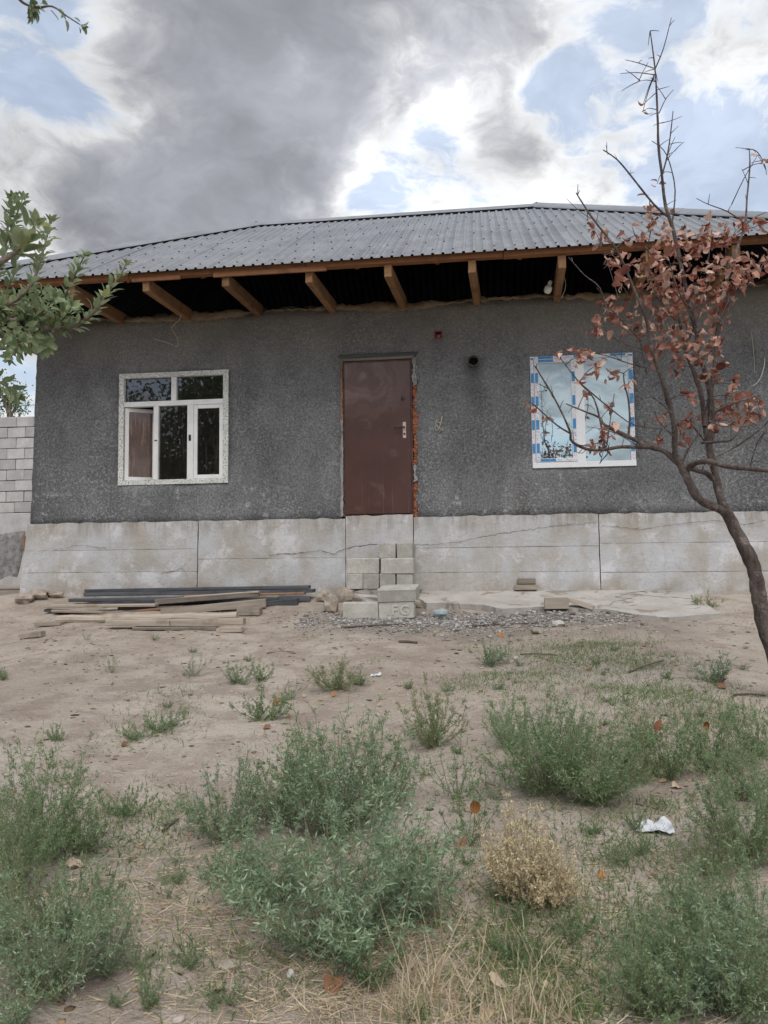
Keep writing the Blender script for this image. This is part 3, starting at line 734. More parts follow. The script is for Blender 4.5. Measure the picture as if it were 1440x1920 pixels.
# ---- door
door = hpart('door', (-1.28, .06, .97)); DL = Vector((-1.28, .06, .97))
def D(o): o.parent = door; o.location = o.location-DL; return o
x0, x1, z0, z1 = -1.735, -.835, .985, 2.985
mb = MB()
mb.box((x0, .02, z0+.045), (x0+.04, .12, z1-.04)); mb.box((x1-.04, .02, z0+.045), (x1, .12, z1-.04)); mb.box((x0, .021, z1-.04), (x1, .12, z1)); mb.box((x0, .021, z0), (x1, .12, z0+.045))
D(mb.build('door_frame', M['door_frame'], bev=.002))
D(box('door_leaf', (x0+.028, -.008, z0+.030), (x1-.026, .019, z1-.026), M['door_steel'], bev=.004))
hx = x1-.105
D(box('handle_plate', (hx-.022, -.018, 1.965), (hx+.022, -.0085, 2.175), M['steel'], bev=.006))
D(tube('door_handle', [(hx, -.017, 2.10), (hx, -.06, 2.10), (hx-.012, -.068, 2.10), (hx-.13, -.066, 2.097)], .0095, M['dark_metal'], n=3, sides=8))
for nm, zc, r_ in (('keyhole', 2.02, .013), ('peephole', 2.475, .024)):
    xx = hx if nm == 'keyhole' else hx-.015
    o = link(nm, lathe_mesh(nm, [(0.0001, .012), (r_*.45, .012), (r_*.5, .010), (r_, .010), (r_, 0)], 14), M['dark_metal']); o.rotation_euler = (math.pi/2, 0, 0); o.location = (xx, -.0085 if nm == 'peephole' else -.0175, zc); D(o)
for zc in (1.22, 2.72):
    o = link('hinge', lathe_mesh('hinge', [(.0001, -.055), (.011, -.055), (.011, -.002), (.009, 0), (.011, .002), (.011, .055), (.0001, .055)], 10), M['dark_metal']); o.location = (x0+.022, .006, zc); D(o)
# timber lintel and broken masonry left round the frame
H(box('lintel', (-1.785, -.012, 3.034), (-.755, .10, 3.072), M['dark_wood'], bev=.006, jit=.003, rnd=rnd))
H(box('lintel', (-1.765, .006, 2.992), (-.80, .11, 3.030), M['grey_wood'], bev=.006, jit=.003, rnd=rnd))
z = .93
while z < 2.95:
    hh = rnd.uniform(.045, .085); 
    if 1.40 < z < 1.60: m_ = M['mortar']
    elif z < 2.60: m_ = M['raw_brick']
    else: m_ = M['mortar']
    y0 = rnd.uniform(.0, .022); o = link('broken_brick', box_mesh('broken_brick', .064+rnd.uniform(-.012, .012), .12, hh, cuts=2, jit=.010, rnd=rnd), m_); o.location = (-.800+rnd.uniform(-.006, .006), y0+.06, z+hh/2); H(o)
    z += hh-.004
z = .99
while z < 2.98:
    hh = rnd.uniform(.07, .16); m_ = M['brown_wood'] if z > 2.1 else M['mortar']
    o = link('broken_brick', box_mesh('broken_brick', .045, .10, hh, cuts=2, jit=.006, rnd=rnd), m_); o.location = (-1.757, .05+rnd.uniform(0, .012), z+hh/2); H(o); z += hh-.004

# ---- old timber window, left
win = hpart('window', (-3.995, .03, 1.465)); WO = Vector((-3.995, .03, 1.465)); win['label'] = 'old white painted timber window with its left sash open'
def Wn(o, par=win, org=WO): o.parent = par; o.location = o.location-org; return o
a, b, c, d = WL
def member(nm, lo, hi, m_, par=win, org=WO): return Wn(box(nm, lo, hi, M[m_], bev=.003, jit=.001, rnd=rnd), par, org)
ft = .058
member('frame', (a-.012, -.022, c-.012), (a+ft, .07, d+.012), 'splashed_paint'); member('frame', (b-ft, -.022, c-.012), (b+.012, .07, d+.012), 'splashed_paint')
member('frame', (a+ft+.001, -.020, c-.012), (b-ft-.001, .07, c+ft-.006), 'splashed_paint'); member('frame', (a+ft+.001, -.020, d-ft+.004), (b-ft-.001, .07, d+.012), 'splashed_paint')
zt = 2.53; ux = (a+b)/2+.005
member('transom', (a+ft+.001, -.015, zt-.033), (b-ft-.001, .06, zt+.033), 'white_paint')
member('mullion', (ux-.035, -.012, zt+.034), (ux+.035, .06, d-ft+.003), 'white_paint')
m1, m2 = a+.34*(b-a), a+.66*(b-a)
for mxx, w_ in ((m1, .034), (m2, .042)): member('mullion', (mxx-w_, -.014, c+ft-.005), (mxx+w_, .06, zt-.034), 'white_paint')
def pane(lo, hi, y, m_, par=win, org=WO):
    return Wn(box('pane', (lo[0], y, lo[1]), (hi[0], y+.004, hi[1]), M[m_], bev=0), par, org)
pane((a+ft+.002, zt+.034), (ux-.036, d-ft+.003), .025, 'dark_glass'); pane((ux+.036, zt+.034), (b-ft-.002, d-ft+.003), .025, 'dark_glass')
pane((m1+.035, c+ft-.004), (m2-.043, zt-.034), .025, 'dark_glass')
def sash(name, xa, xb, za, zb, t, pm, hinge_ang=0.0):
    w = xb-xa; h = zb-za; e = empty(name); e.parent = win; e.location = Vector((xa, .012, za))-WO; e.rotation_euler = (0, 0, hinge_ang)
    mb = MB(); mb.box((0, -.02, 0), (t, .022, h)); mb.box((w-t, -.02, 0), (w, .022, h)); mb.box((t+.0005, -.0195, 0), (w-t-.0005, .0215, t)); mb.box((t+.0005, -.0195, h-t), (w-t-.0005, .0215, h))
    # one level only below the window: frame and glass are siblings of the other window pieces
    Rz = Matrix.Rotation(hinge_ang, 4, 'Z'); T = Matrix.Translation(Vector((xa, .012, za))-WO)
    bpy.data.objects.remove(e)
    o = mb.build(name, M['white_paint'], bev=.003); o.parent = win; o.matrix_local = T @ Rz
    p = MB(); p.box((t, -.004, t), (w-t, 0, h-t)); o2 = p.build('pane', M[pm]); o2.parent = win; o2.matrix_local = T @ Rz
sash('sash', m2+.0435, b-ft-.003, c+ft-.003, zt-.036, .050, 'dark_glass')
sash('sash', a+ft+.006, m1-.037, c+ft-.002, zt-.040, .050, 'painted_view_glass', rad(30))
member('latch', (m2-.02, -.022, 2.02), (m2+.012, -.0145, 2.10), 'dark_metal'); member('latch', (m1-.016, -.022, 2.03), (m1+.02, -.0145, 2.045), 'dark_metal')

# ---- new PVC window, right
win2 = hpart('window', (1.26, .03, 1.545)); WO2 = Vector((1.26, .03, 1.545)); win2['label'] = 'new white plastic window still covered in blue and white protective film'
a, b, c, d = WR
mem2 = lambda nm, lo, hi, m_: member(nm, lo, hi, m_, win2, WO2)
fo = .036
mem2('frame', (a-.008, -.012, c), (a+fo, .06, d+.008), 'pvc'); mem2('frame', (b-fo-.012, -.012, c), (b+.008, .06, d+.008), 'pvc')
mem2('frame', (a+fo+.001, -.011, d-fo+.004), (b-fo-.013, .06, d+.008), 'pvc'); mem2('window_sill', (a-.006, -.026, c-.006), (b+.012, .06, c+.062), 'pvc')
ms0, ms1 = a+.535, a+.62
mem2('mullion', (ms0+.001, -.018, c+.063), (ms1+.018, .06, d-fo+.003), 'pvc')
sa, sb_, sc_, sd = a+fo+.002, ms0, c+.066, d-fo+.002
st = .052
for lo, hi in (((sa, sc_), (sa+st, sd)), ((sb_-st, sc_), (sb_, sd)), ((sa+st+.0005, sc_), (sb_-st-.0005, sc_+.046)), ((sa+st+.0005, sd-.046), (sb_-st-.0005, sd))):
    mem2('sash', (lo[0], -.030, lo[1]), (hi[0], .05, hi[1]), 'pvc')
pane((sa+st-.004, sc_+.044), (sb_-st+.004, sd-.044), .0, 'mirror_glass', win2, WO2)
pane((ms1+.017, c+.060), (b-fo-.010, d-fo+.006), .012, 'mirror_glass', win2, WO2)
def tape(lo, hi, y, m_): return Wn(box('protective_film', (lo[0], y-.0015, lo[1]), (hi[0], y, hi[1]), M[m_], bev=0), win2, WO2)
tape((sa+.008, sc_+.01), (sa+st-.006, sd-.01), -.031, 'film_upright'); tape((sb_-st+.007, sc_+.012), (sb_-.007, sd-.01), -.031, 'film_upright')
tape((sa+st, sc_+.006), (sb_-st, sc_+.040), -.031, 'film_rail'); tape((sa+st, sd-.040), (sb_-st, sd-.006), -.031, 'film_rail')
tape((a-.004, c+.07), (a+fo-.005, d-.01), -.0135, 'film_upright'); tape((b-fo-.008, c+.07), (b+.004, d-.01), -.0135, 'film_upright'); tape((a+fo+.004, d-fo+.010), (b-fo-.016, d+.004), -.0125, 'film_rail')

# ---- fittings on the wall
jb = hpart('junction_box', (-.495, .02, 3.275)); J0 = Vector((-.495, .02, 3.275))
mb = MB()
for lo, hi in (((-.053, -.03, -.053), (-.040, .05, .053)), ((.040, -.03, -.053), (.053, .05, .053)), ((-.0395, -.03, -.053), (.0395, .05, -.040)), ((-.0395, -.03, .040), (.0395, .05, .053)), ((-.0395, .045, -.0395), (.0395, .05, .0395))): mb.box(lo, hi)
mb.build('box_shell', M['red_plastic'], jb)
for q in range(4):
    tube('wire', [(-.02+.012*q, .04, .03), (-.03+.015*q, -.02, .01-.01*q), (.02-.01*q, -.03, -.01-.006*q), (.025, -.01, -.03+.012*q)], .0028, M['wire_pale'] if q % 2 else M['wire_dark'], jb, n=4, sides=5)
pp = at(888, 679, -.05)
o = link('stove_pipe', lathe_mesh('stove_pipe', [(.0001, -.25), (.060, -.25), (.060, .13), (.067, .13), (.067, .115), (.070, .115), (.070, -.02)], 28), M['pipe']); o.rotation_euler = (math.pi/2, 0, 0); o.location = (pp.x, -.005, pp.z); H(o)
mb = lathe_mesh('bore_shade_disc', [(.0001, 0), (.0595, 0)], 20); o = link('bore_shade_disc', mb, M['black']); o.rotation_euler = (math.pi/2, 0, 0); o.location = (pp.x, -.045, pp.z); H(o)  # flat black disc standing in for the shade inside the hollow pipe
def cable(name, pts, r_, m_, par=True):
    o = tube(name, [at(*p) for p in pts], r_, M[m_], n=5, sides=6)
    return H(o) if par else o
cable('cable', [(818, 788, -.005), (826, 793, -.03), (829, 780, -.035), (824, 801, -.04), (817, 806, -.03), (816, 798, -.02), (822, 802, -.02)], .004, 'wire_pale')
cable('cable', [(820, 786, -.005), (817, 795, -.03), (829, 806, -.03), (831, 804, -.02)], .004, 'wire_pale')
cable('cable', [(337, 577, -.30), (338, 597, -.22), (322, 615, -.16), (333, 635, -.14), (332, 650, -.13), (318, 644, -.12), (288, 635, -.12)], .003, 'wire_pale')
cable('cable', [(1434, 672, -.01), (1432, 690, -.03), (1424, 712, -.03), (1412, 724, -.01)], .005, 'white_plastic')
cable('cable', [(1409, 624, -.006), (1413, 660, -.012), (1415, 700, -.006)], .003, 'wire_pale')
lb = at(1028, 541, -.45)
lamp = hpart('lamp', lb)
lamp_rot = (rad(12), rad(18), 0)
o = link('bulb', lathe_mesh('bulb', [(.0001, -.062), (.02, -.060), (.036, -.05), (.044, -.03), (.046, -.008), (.044, .012), (.038, .026), (.026, .036), (.022, .042)], 18), M['white_plastic'], lamp, rot=lamp_rot)
o = link('lamp_holder', lathe_mesh('lamp_holder', [(.022, .0421), (.024, .044), (.024, .085), (.018, .095), (.0001, .097)], 14), M['white_plastic'], lamp, rot=lamp_rot)
tube('wire', [(.015, -.02, .09), (.03, -.01, .13), (.06, .0, .17), (.10, .02, .20)], .004, M['wire_dark'], lamp, n=4)
cable('cable', [(1052, 560, -.25), (1060, 540, -.3), (1058, 520, -.35), (1048, 508, -.35)], .004, 'wire_pale')

# ------------------------------------------------------------------ garden wall at the left, behind the house
gw_o = Vector((-9.0, 5.35, -.1)); gw = empty('garden_wall', gw_o); tag(gw, 'pale concrete block wall on a rendered base beside the house corner', 'wall')
def GW(o): o.parent = gw; o.location = o.location-gw_o; return o
z0 = at(20, 962, 5.35).z; ztop = at(20, 782, 5.35).z; ch = (ztop-z0)/9
GW(box('wall_core', (-12.4, 5.38, -.5), (-6.05, 5.50, ztop-.03), M['mortar'], bev=0))
GW(box('rendered_base', (-12.45, 5.30, -.5), (-6.05, 5.379, z0-.006), M['wall_block'], bev=.01))
bme = [box_mesh('block', .385, .17, ch-.014, bev=.007, jit=.0025, rnd=rnd) for _ in range(5)]
for r_ in range(9):
    x = -6.28-(.2 if r_ % 2 else 0)
    while x > -12.3:
        o = link('block', rnd.choice(bme), M['wall_block']); o.location = (x+rnd.uniform(-.004, .004), 5.40+rnd.uniform(-.006, .006), z0+ch*(r_+.5)+rnd.uniform(-.003, .003)); o.rotation_euler = (0, 0, rnd.choice((0, math.pi))); GW(o); x -= .397
# corrugated sheet leaning below the wall
def lean_sheet():
    c0 = at(46, 998, 2.6); c1 = at(-60, 1010, 2.6); nxs = 40; V_ = []; F_ = []; w = (c0-c1).length
    for a in range(nxs+1):
        for b in range(9):
            u = a/nxs; v = b/8; x = c1.x+(c0.x-c1.x)*u+.05*math.sin(v*2.0); z = c0.z-.02*math.sin(u*5)-v*.80-.05*(1-u)+(.05*math.sin(u*9) if b == 8 else 0); y = 2.6-.28*v+.018*math.cos(u*w/.13*6.28)
            V_ += [(x, y, z)]
    for a in range(nxs):
        for b in range(8): k_ = a*9+b; F_.append((k_, k_+1, k_+10, k_+9))
    V2 = V_+[(x, y+.012, z) for x, y, z in V_]; n = len(V_); F2 = F_+[tuple(n+q for q in f[::-1]) for f in F_]
    for a in range(nxs): F2.append((a*9, a*9+9, n+a*9+9, n+a*9))
    for b in range(8): k_ = nxs*9+b; F2.append((k_, k_+1, n+k_+1, n+k_))
    o = link('roofing_sheet', mesh_np('roofing_sheet', V2, F2), M['asbestos']); tag(o, 'dark stained grey sheet leaning beside the plinth corner at the left edge', 'roofing sheet')
lean_sheet()
bpl = beam('plank', at(44, 1006, 2.50), at(49, 1040, 2.42), .05, .06, M['brown_wood']); tag(bpl, 'short reddish board end at the edge of the leaning grey sheet', 'board')

# ------------------------------------------------------------------ concrete apron along the wall
outl = [(783, 1099), (900, 1099), (1050, 1102), (1200, 1104), (1296, 1107), (1306, 1122), (1330, 1136), (1353, 1150), (1310, 1153), (1255, 1158), (1215, 1154), (1180, 1150), (1150, 1143), (1105, 1141), (1062, 1139), (1020, 1137), (985, 1139), (940, 1141), (905, 1134), (868, 1133), (830, 1130), (800, 1131), (784, 1120)]
def apron():
    def ap(px, py):                        # plane sloping from the plinth foot to the yard
        d = ray(px, py); n = np.array([0, -.165, 1.0]); t = (0.055 - n@CAM)/(n@d); p = CAM+t*d; return Vector(p)
    pts = [ap(*p) for p in outl]; pts[0].y = pts[1].y = pts[2].y = pts[3].y = -.075
    for q in range(4): pts[q].z = .055-.165*.075
    dense = []
    for a, b in zip(pts, pts[1:]+pts[:1]):
        n = max(1, int((b-a).length/.06))
        for k_ in range(n):
            p = a.lerp(b, k_/n)
            if p.y < -.12: p = p+Vector((rnd.uniform(-.018, .018), rnd.uniform(-.02, .02), 0))
            dense.append(p)
    bm = bmesh.new(); top = [bm.verts.new(p+Vector((0, 0, rnd.uniform(-.004, .004)))) for p in dense]; bot = [bm.verts.new(p+Vector((0, .02, -.14))) for p in dense]
    f = bm.faces.new(top); 
    if f.normal.z < 0: f.normal_flip()
    for q in range(len(dense)): q2 = (q+1) % len(dense); bm.faces.new((top[q], top[q2], bot[q2], bot[q]))
    bmesh.ops.triangulate(bm, faces=[f]); bmesh.ops.recalc_face_normals(bm, faces=bm.faces)
    o = link('pavement', bm_mesh('pavement', bm), M['apron']); tag(o, kind='structure')
    # crack lines across it, raised rims of a newer patch
    for path in (((1290, 1109), (1215, 1108), (1180, 1112), (1155, 1120), (1185, 1122), (1150, 1128), (1142, 1136)), ((1180, 1112), (1230, 1119), (1275, 1121), (1302, 1124))):
        pp = [ap(*p) for p in path]; V_ = []; F_ = []; dd = []
        for a, b in zip(pp[:-1], pp[1:]):
            for k_ in range(5): dd.append(a.lerp(b, k_/5)+Vector((rnd.uniform(-.012, .012), rnd.uniform(-.015, .015), .0055)))
        for q, p in enumerate(dd):
            w = rnd.uniform(.004, .012); V_ += [tuple(p+Vector((0, w, 0))), tuple(p-Vector((0, w, 0)))]
            if q: F_.append((2*q-2, 2*q-1, 2*q+1, 2*q))
        c_ = link('crack', mesh_np('crack', V_, F_), M['crack'], parent=o)
    return ap
ap = apron()

# ------------------------------------------------------------------ loose concrete blocks forming the doorstep
GB = 'loose concrete blocks stacked as a doorstep'
blk_end = [box_mesh('concrete_block', .192, .39, .186, bev=.008, jit=.003, rnd=rnd) for _ in range(3)]
blk_str = [box_mesh('concrete_block', .39, .190, .186, bev=.008, jit=.003, rnd=rnd) for _ in range(3)]
def block(me, px, py, Y, label, rz=0, rx=0, dz=0):
    """px,py = centre of the front face as seen, Y = front face"""
    p = at(px, py, Y); dep = .39 if me in blk_end else .19
    o = link('concrete_block', me, M['concrete_block']); o.location = (p.x, Y+dep/2, p.z+dz); o.rotation_euler = (rx, 0, rz); tag(o, label, 'concrete block', GB); return o
YF = -.46
block(blk_end[0], 726, 1032.5, YF, 'grey concrete block end, top left of the doorstep pile', rad(1))
block(blk_end[1], 758.5, 1032.5, YF+.006, 'grey concrete block end, top right of the doorstep pile')
block(blk_str[0], 680, 1061.5, YF+.002, 'long concrete block left in the second row of the doorstep')
block(blk_str[1], 744.5, 1061.5, YF-.006, 'long concrete block right in the second row of the doorstep', rad(-1))
for me, px, lb_ in ((blk_end[2], 665, 'leftmost block end in the third row of the doorstep'), (blk_end[0], 695.5, 'bluish block end second in the third row of the doorstep'), (blk_end[1], 726.5, 'block end third in the lower row, partly behind the front block'), (blk_end[2], 758.5, 'rightmost block end of the lower row behind the front block')):
    block(me, px, 1090.5, YF+rnd.uniform(-.006, .006), lb_)
o = block(blk_str[2], 674.5, 1146, -1.22, 'separate front concrete block standing left on the ground', rad(2))
fb = block(blk_str[0], 743, 1143, -1.20, 'front concrete block with worn raised lettering under the capping block', rad(-1))
big = box_mesh('concrete_block', .425, .36, .150, bev=.012, jit=.004, rnd=rnd)
p = at(744, 1114, -1.22); o = link('concrete_block', big, M['concrete_block']); o.location = (p.x, -1.22+.18, fb.location.z+.093+.078); o.rotation_euler = (rad(6), rad(-1.2), rad(-2)); tag(o, 'tilted capping block lying on the lettered front block', 'concrete block', GB)
ft_ = link('footing', box_mesh('footing', .90, .40, .30, cuts=6, jit=.014, rnd=rnd), M['apron'], loc=(at(714, 1100, YF).x, YF+.20, at(714, 1105.5, YF).z-.158)); tag(ft_, 'rough concrete bed under the doorstep blocks against the plinth', 'footing')
# worn raised lettering
tc = bpy.data.curves.new('lettering', 'FONT'); tc.body = 'IFG'; tc.size = .15; tc.extrude = .004; tc.bevel_depth = .0025; tc.align_x = 'CENTER'; tc.align_y = 'CENTER'; tc.space_character = 1.25
to = bpy.data.objects.new('tmp', tc); C.objects.link(to); bpy.context.view_layer.update()
tm = bpy.data.meshes.new_from_object(to.evaluated_get(bpy.context.evaluated_depsgraph_get())); bpy.data.objects.remove(to)
lt = link('lettering', tm, M['concrete_block'], fb, loc=(.02, -.0965, -.012), rot=(math.pi/2, 0, 0)); tm.materials.clear(); tm.materials.append(M['concrete_block'])
# mortar bed / rubble under the doorstep
def rock_mesh(name, sx, sy, sz, seed, sub=2, rough=.22):
    bm = bmesh.new(); bmesh.ops.create_icosphere(bm, subdivisions=sub, radius=.5); r_ = random.Random(seed)
    ph = [(r_.uniform(1.5, 4), r_.uniform(0, 6.28), Vector((r_.uniform(-1, 1), r_.uniform(-1, 1), r_.uniform(-1, 1))).normalized()) for _ in range(7)]
    for v in bm.verts:
        n = v.co.normalized(); k_ = 1+sum(rough/2.2*math.sin(f*3*n.dot(d)+p_)*.6 for f, p_, d in ph); v.co = n*.5*k_; v.co.x *= sx; v.co.y *= sy; v.co.z *= sz
    return bm_mesh(name, bm, False)
def rock(px, py, wpx, hpx, m_, label, name='stone', sink=.25, rz=0.0, group='loose stones in the yard', Y=None, deep=.8):
    p = gp(px, py) if Y is None else at(px, py, Y); dist = (p-Vector(CAM)).length; w = wpx*dist/F_PX; h = hpx*dist/F_PX
    o = link(name, rock_mesh(name, w*.9, w*deep*.9, h*1.1, int(px*7+py), 2, .28), M[m_]); o.location = p+Vector((0, 0, h*(.5-sink*.5))); o.rotation_euler = (0, 0, rz)
    return tag(o, label, 'stone', group)
rock(648, 1128, 36, 30, 'stone_tan', 'lumpy tan stone wedged at the left under the doorstep blocks')
rock(678, 1124, 70, 14, 'stone_tan', 'flat tan rubble slab beneath the doorstep blocks', deep=.55)
rock(622, 1148, 32, 34, 'stone_tan', 'rounded tan boulder between the timber pile and the doorstep', rz=.5)
rock(606, 1128, 30, 22, 'stone_tan', 'smaller tan stone behind the boulder by the timber pile')
rock(828, 1158, 32, 18, 'stone_blue', 'bluish grey cobble on the gravel right of the doorstep')
rock(1047, 1174, 24, 12, 'stone_pale', 'pale rounded stone on the gravel below the apron')
rock(785, 1140, 14, 16, 'stone_tan', 'small brown stone at the right foot of the doorstep')
rock(1008, 1188, 26, 12, 'stone_tan', 'flat tan stone half buried at the gravel edge')
rock(70, 1122, 40, 16, 'stone_tan', 'grey stone bedded at the left foot of the plinth')
rock(105, 1120, 30, 12, 'stone_tan', 'flat stone beside the plinth foot left of the timber pile')
rock(45, 1130, 34, 18, 'stone_tan', 'earthy stone at the outer corner of the plinth')
rock(545, 1838, 16, 17, 'stone_pale', 'small white pebble in the foreground dirt left of the dry grass')
rock(845, 1776, 16, 15, 'stone_tan', 'grey pebble beside the dry grass in the foreground')
rock(430, 1812, 42, 14, 'stone_tan', 'dusty flat stone in the foreground dirt', sink=.9)
rock(968, 1238, 10, 8, 'stone_pale', 'tiny pale stone beside the far weed near the gravel')
rock(1107, 1728, 12, 10, 'stone_tan', 'small earth coloured stone right of the dry bush')

# ------------------------------------------------------------------ bricks and blocks lying about
APY = lambda x_, y_: ap(x_, y_).y
def slab_obj(px, py, Y, sx, sy, sz, m_, label, rz=0, rx=0, ry=0, name='brick', cat='brick', group='loose bricks on the apron'):
    p = at(px, py, Y); o = link(name, box_mesh(name, sx, sy, sz, bev=.006, jit=.003, rnd=rnd), M[m_]); o.location = (p.x, Y+sy/2, p.z); o.rotation_euler = (rx, ry, rz); return tag(o, label, cat, group)
slab_obj(986, 1101.5, APY(986, 1109), .27, .12, .065, 'pale_wood', 'pale wooden offcut lying flat against the plinth on the apron', rad(-3), name='wood_block', cat='wood block')
slab_obj(987, 1090.5, APY(986, 1109)+.02, .215, .10, .068, 'grey_wood', 'tan offcut resting on top of the pale offcut by the plinth', rad(5), rad(-5), name='wood_block', cat='wood block')
slab_obj(1044, 1132, APY(1044, 1143), .255, .10, .125, 'pale_wood', 'square pale block standing on the apron edge', rad(-2), rad(-8), name='wood_block', cat='wood block')
slab_obj(1092, 1133, APY(1092, 1141), .27, .12, .055, 'pale_wood', 'pale board offcut sloping down beside the square block', rad(-18), rad(-6), rad(18), name='wood_block', cat='wood block')

# ------------------------------------------------------------------ timber pile
GT = 'old planks in the timber pile'
def plank(a, b, Ya, Yb, w, h, m_, label, name='plank', dz=0):
    A, B = at(a[0], a[1], Ya)+Vector((0, w/2, dz)), at(b[0], b[1], Yb)+Vector((0, w/2, dz))
    o = beam(name, A, B, w, h, M[m_], bev=min(.005, h*.2), jit=.003); return tag(o, label, 'plank', GT)
plank((158, 1108), (578, 1101), -.36, -.36, .16, .040, 'dark_wood', 'long blackish plank on top at the back of the timber pile')
plank((156, 1115), (586, 1108), -.40, -.38, .18, .045, 'dark_wood', 'second long blackish plank just under the topmost back one')
plank((128, 1126), (360, 1122), -.55, -.55, .16, .040, 'dark_wood', 'dark plank under the left half of the back planks')
plank((190, 1131), (520, 1124), -.62, -.58, .18, .040, 'dark_wood', 'dark grey plank crossing the middle of the timber pile')
plank((340, 1118), (570, 1112.5), -.50, -.45, .12, .025, 'brown_wood', 'thin reddish board below the dark back planks on the right')
plank((289, 1129), (484, 1114), -.74, -.58, .10, .060, 'grey_wood', 'weathered grey brown beam slanting up to the right in the pile')
plank((345, 1120), (484, 1110), -.62, -.60, .10, .025, 'pale_wood', 'thin pale board lying behind the slanting beam')
plank((80, 1137), (290, 1135), -.92, -.85, .13, .032, 'pale_wood', 'pale plank sticking out furthest to the left of the pile')
plank((95, 1146), (222, 1149), -1.00, -.96, .09, .030, 'pale_wood', 'shorter pale plank below the leftmost plank')
plank((82, 1145), (150, 1149), -.90, -.90, .12, .035, 'dark_wood', 'dark short board end under the leftmost plank')
plank((185, 1152), (340, 1138), -.98, -.85, .08, .026, 'brown_wood', 'thin reddish brown batten slanting through the pile')
plank((220, 1142), (420, 1138), -.82, -.80, .16, .045, 'dark_wood', 'dark plank in shadow at the middle of the pile')
plank((300, 1148), (497, 1130), -1.02, -.86, .08, .085, 'pale_wood', 'thick pale beam slanting up to the right in front')
plank((497, 1135), (556, 1129), -.74, -.70, .22, .085, 'dark_wood', 'stack of black board ends at the right of the pile')
plank((520, 1122), (580, 1124), -.56, -.50, .14, .06, 'dark_wood', 'broken black board end pointing right')
plank((500, 1143), (540, 1141), -.76, -.74, .10, .04, 'grey_wood', 'dark chock under the black board ends')
# round pole
A, B = at(108, 1162, gp(108, 1170).y+.02), at(445, 1156, gp(445, 1164).y+.02); n = 12; pts = [A.lerp(B, q/n)+Vector((0, 0, .006*math.sin(q*1.7))) for q in range(n+1)]
Vp, Fp = tube_arrays(pts, [.046+.004*math.sin(q*2.1) for q in range(n+1)], 10)
caps = [list(range(10))[::-1], [n*10+q for q in range(10)]]
bm = bmesh.new(); vv = [bm.verts.new(v) for v in Vp]; [bm.faces.new([vv[k_] for k_ in f]) for f in Fp]; [bm.faces.new([vv[k_] for k_ in f]) for f in caps]
o = link('pole', bm_mesh('pole', bm, False), M['pale_wood']); tag(o, 'pale debarked round pole lying along the front of the timber pile', 'pole')
YQ = gp(330, 1184).y+.03
plank((197, 1168), (317, 1168), YQ, YQ, .11, .062, 'pale_wood', 'front left pale plank of the two laid end to end')
plank((318.5, 1168), (455, 1165.5), YQ, YQ, .11, .066, 'pale_wood', 'front right pale plank of the two laid end to end')
plank((247, 1178.5), (405, 1178.5), YQ-.01, YQ-.01, .12, .030, 'grey_wood', 'thin grey plank under the two front planks')
plank((443, 1147.5), (486, 1147), gp(465, 1156).y, gp(465, 1156).y, .14, .085, 'grey_wood', 'short pale chock at the right of the slanting beam', 'wood_block')
plank((405, 1182), (452, 1181), gp(430, 1187).y, gp(430, 1187).y, .10, .05, 'pale_wood', 'small pale chock under the front right plank', 'wood_block')
plank((64, 1171), (112, 1169.5), gp(88, 1176).y, gp(88, 1176).y, .13, .045, 'pale_wood', 'small pale offcut left of the round pole', 'wood_block')
plank((36, 1193), (76, 1189), gp(56, 1198).y, gp(56, 1198).y, .10, .055, 'pale_wood', 'small pale offcut lying furthest left on the bare ground', 'wood_block')

# ------------------------------------------------------------------ gravel, clods, straw litter (uncountable)
def ico():
    t = (1+5**.5)/2; v = np.array([(-1, t, 0), (1, t, 0), (-1, -t, 0), (1, -t, 0), (0, -1, t), (0, 1, t), (0, -1, -t), (0, 1, -t), (t, 0, -1), (t, 0, 1), (-t, 0, -1), (-t, 0, 1)])/math.sqrt(1+t*t)
    f = np.array([(0, 11, 5), (0, 5, 1), (0, 1, 7), (0, 7, 10), (0, 10, 11), (1, 5, 9), (5, 11, 4), (11, 10, 2), (10, 7, 6), (7, 1, 8), (3, 9, 4), (3, 4, 2), (3, 2, 6), (3, 6, 8), (3, 8, 9), (4, 9, 5), (2, 4, 11), (6, 2, 10), (8, 6, 7), (9, 8, 1)])
    return v, f
IV, IF = ico()
def pebbles(name, X, Y, size, matn, rs, sink=.25, flat=.65):
    n = len(X); Z = gz(X, Y)
    sc = size[:, None]*np.stack([rs.uniform(.75, 1.25, n), rs.uniform(.75, 1.25, n), rs.uniform(.75, 1.1, n)*flat], 1)
    v = IV[None]*sc[:, None, :]*rs.uniform(.8, 1.2, (n, 12, 1)); th = rs.uniform(0, 6.28, n); c_, s_ = np.cos(th)[:, None], np.sin(th)[:, None]
    x = v[..., 0]*c_-v[..., 1]*s_; y = v[..., 0]*s_+v[..., 1]*c_
    V_ = np.stack([x+X[:, None], y+Y[:, None], v[..., 2]+(Z+size*flat*(1-sink*2))[:, None]], -1).reshape(-1, 3)
    F_ = (IF[None]+(np.arange(n)*12)[:, None, None]).reshape(-1, 3)
    o = link(name, mesh_np(name, V_, F_, False, np.repeat(rs.uniform(0, 1, n), 12)), M[matn]); return o
rs = np.random.RandomState(21)
def px_region(n, cx, cy, sx, sy):
    """points in a patch of yard around photo position"""
    out = []
    c = gp(cx, cy)
    return c, rs.normal(0, 1, (n, 2))
c0 = gp(850, 1166); n = 11000
X = c0.x+np.concatenate([rs.normal(0, .75, n//2), rs.uniform(-1.65, 1.9, n-n//2)]); Y = c0.y+np.concatenate([rs.normal(0, .26, n//2), rs.normal(-.10, .33, n-n//2)])
ok = (Y < -.95-.0*X) & (Y > -2.6); X, Y = X[ok], Y[ok]
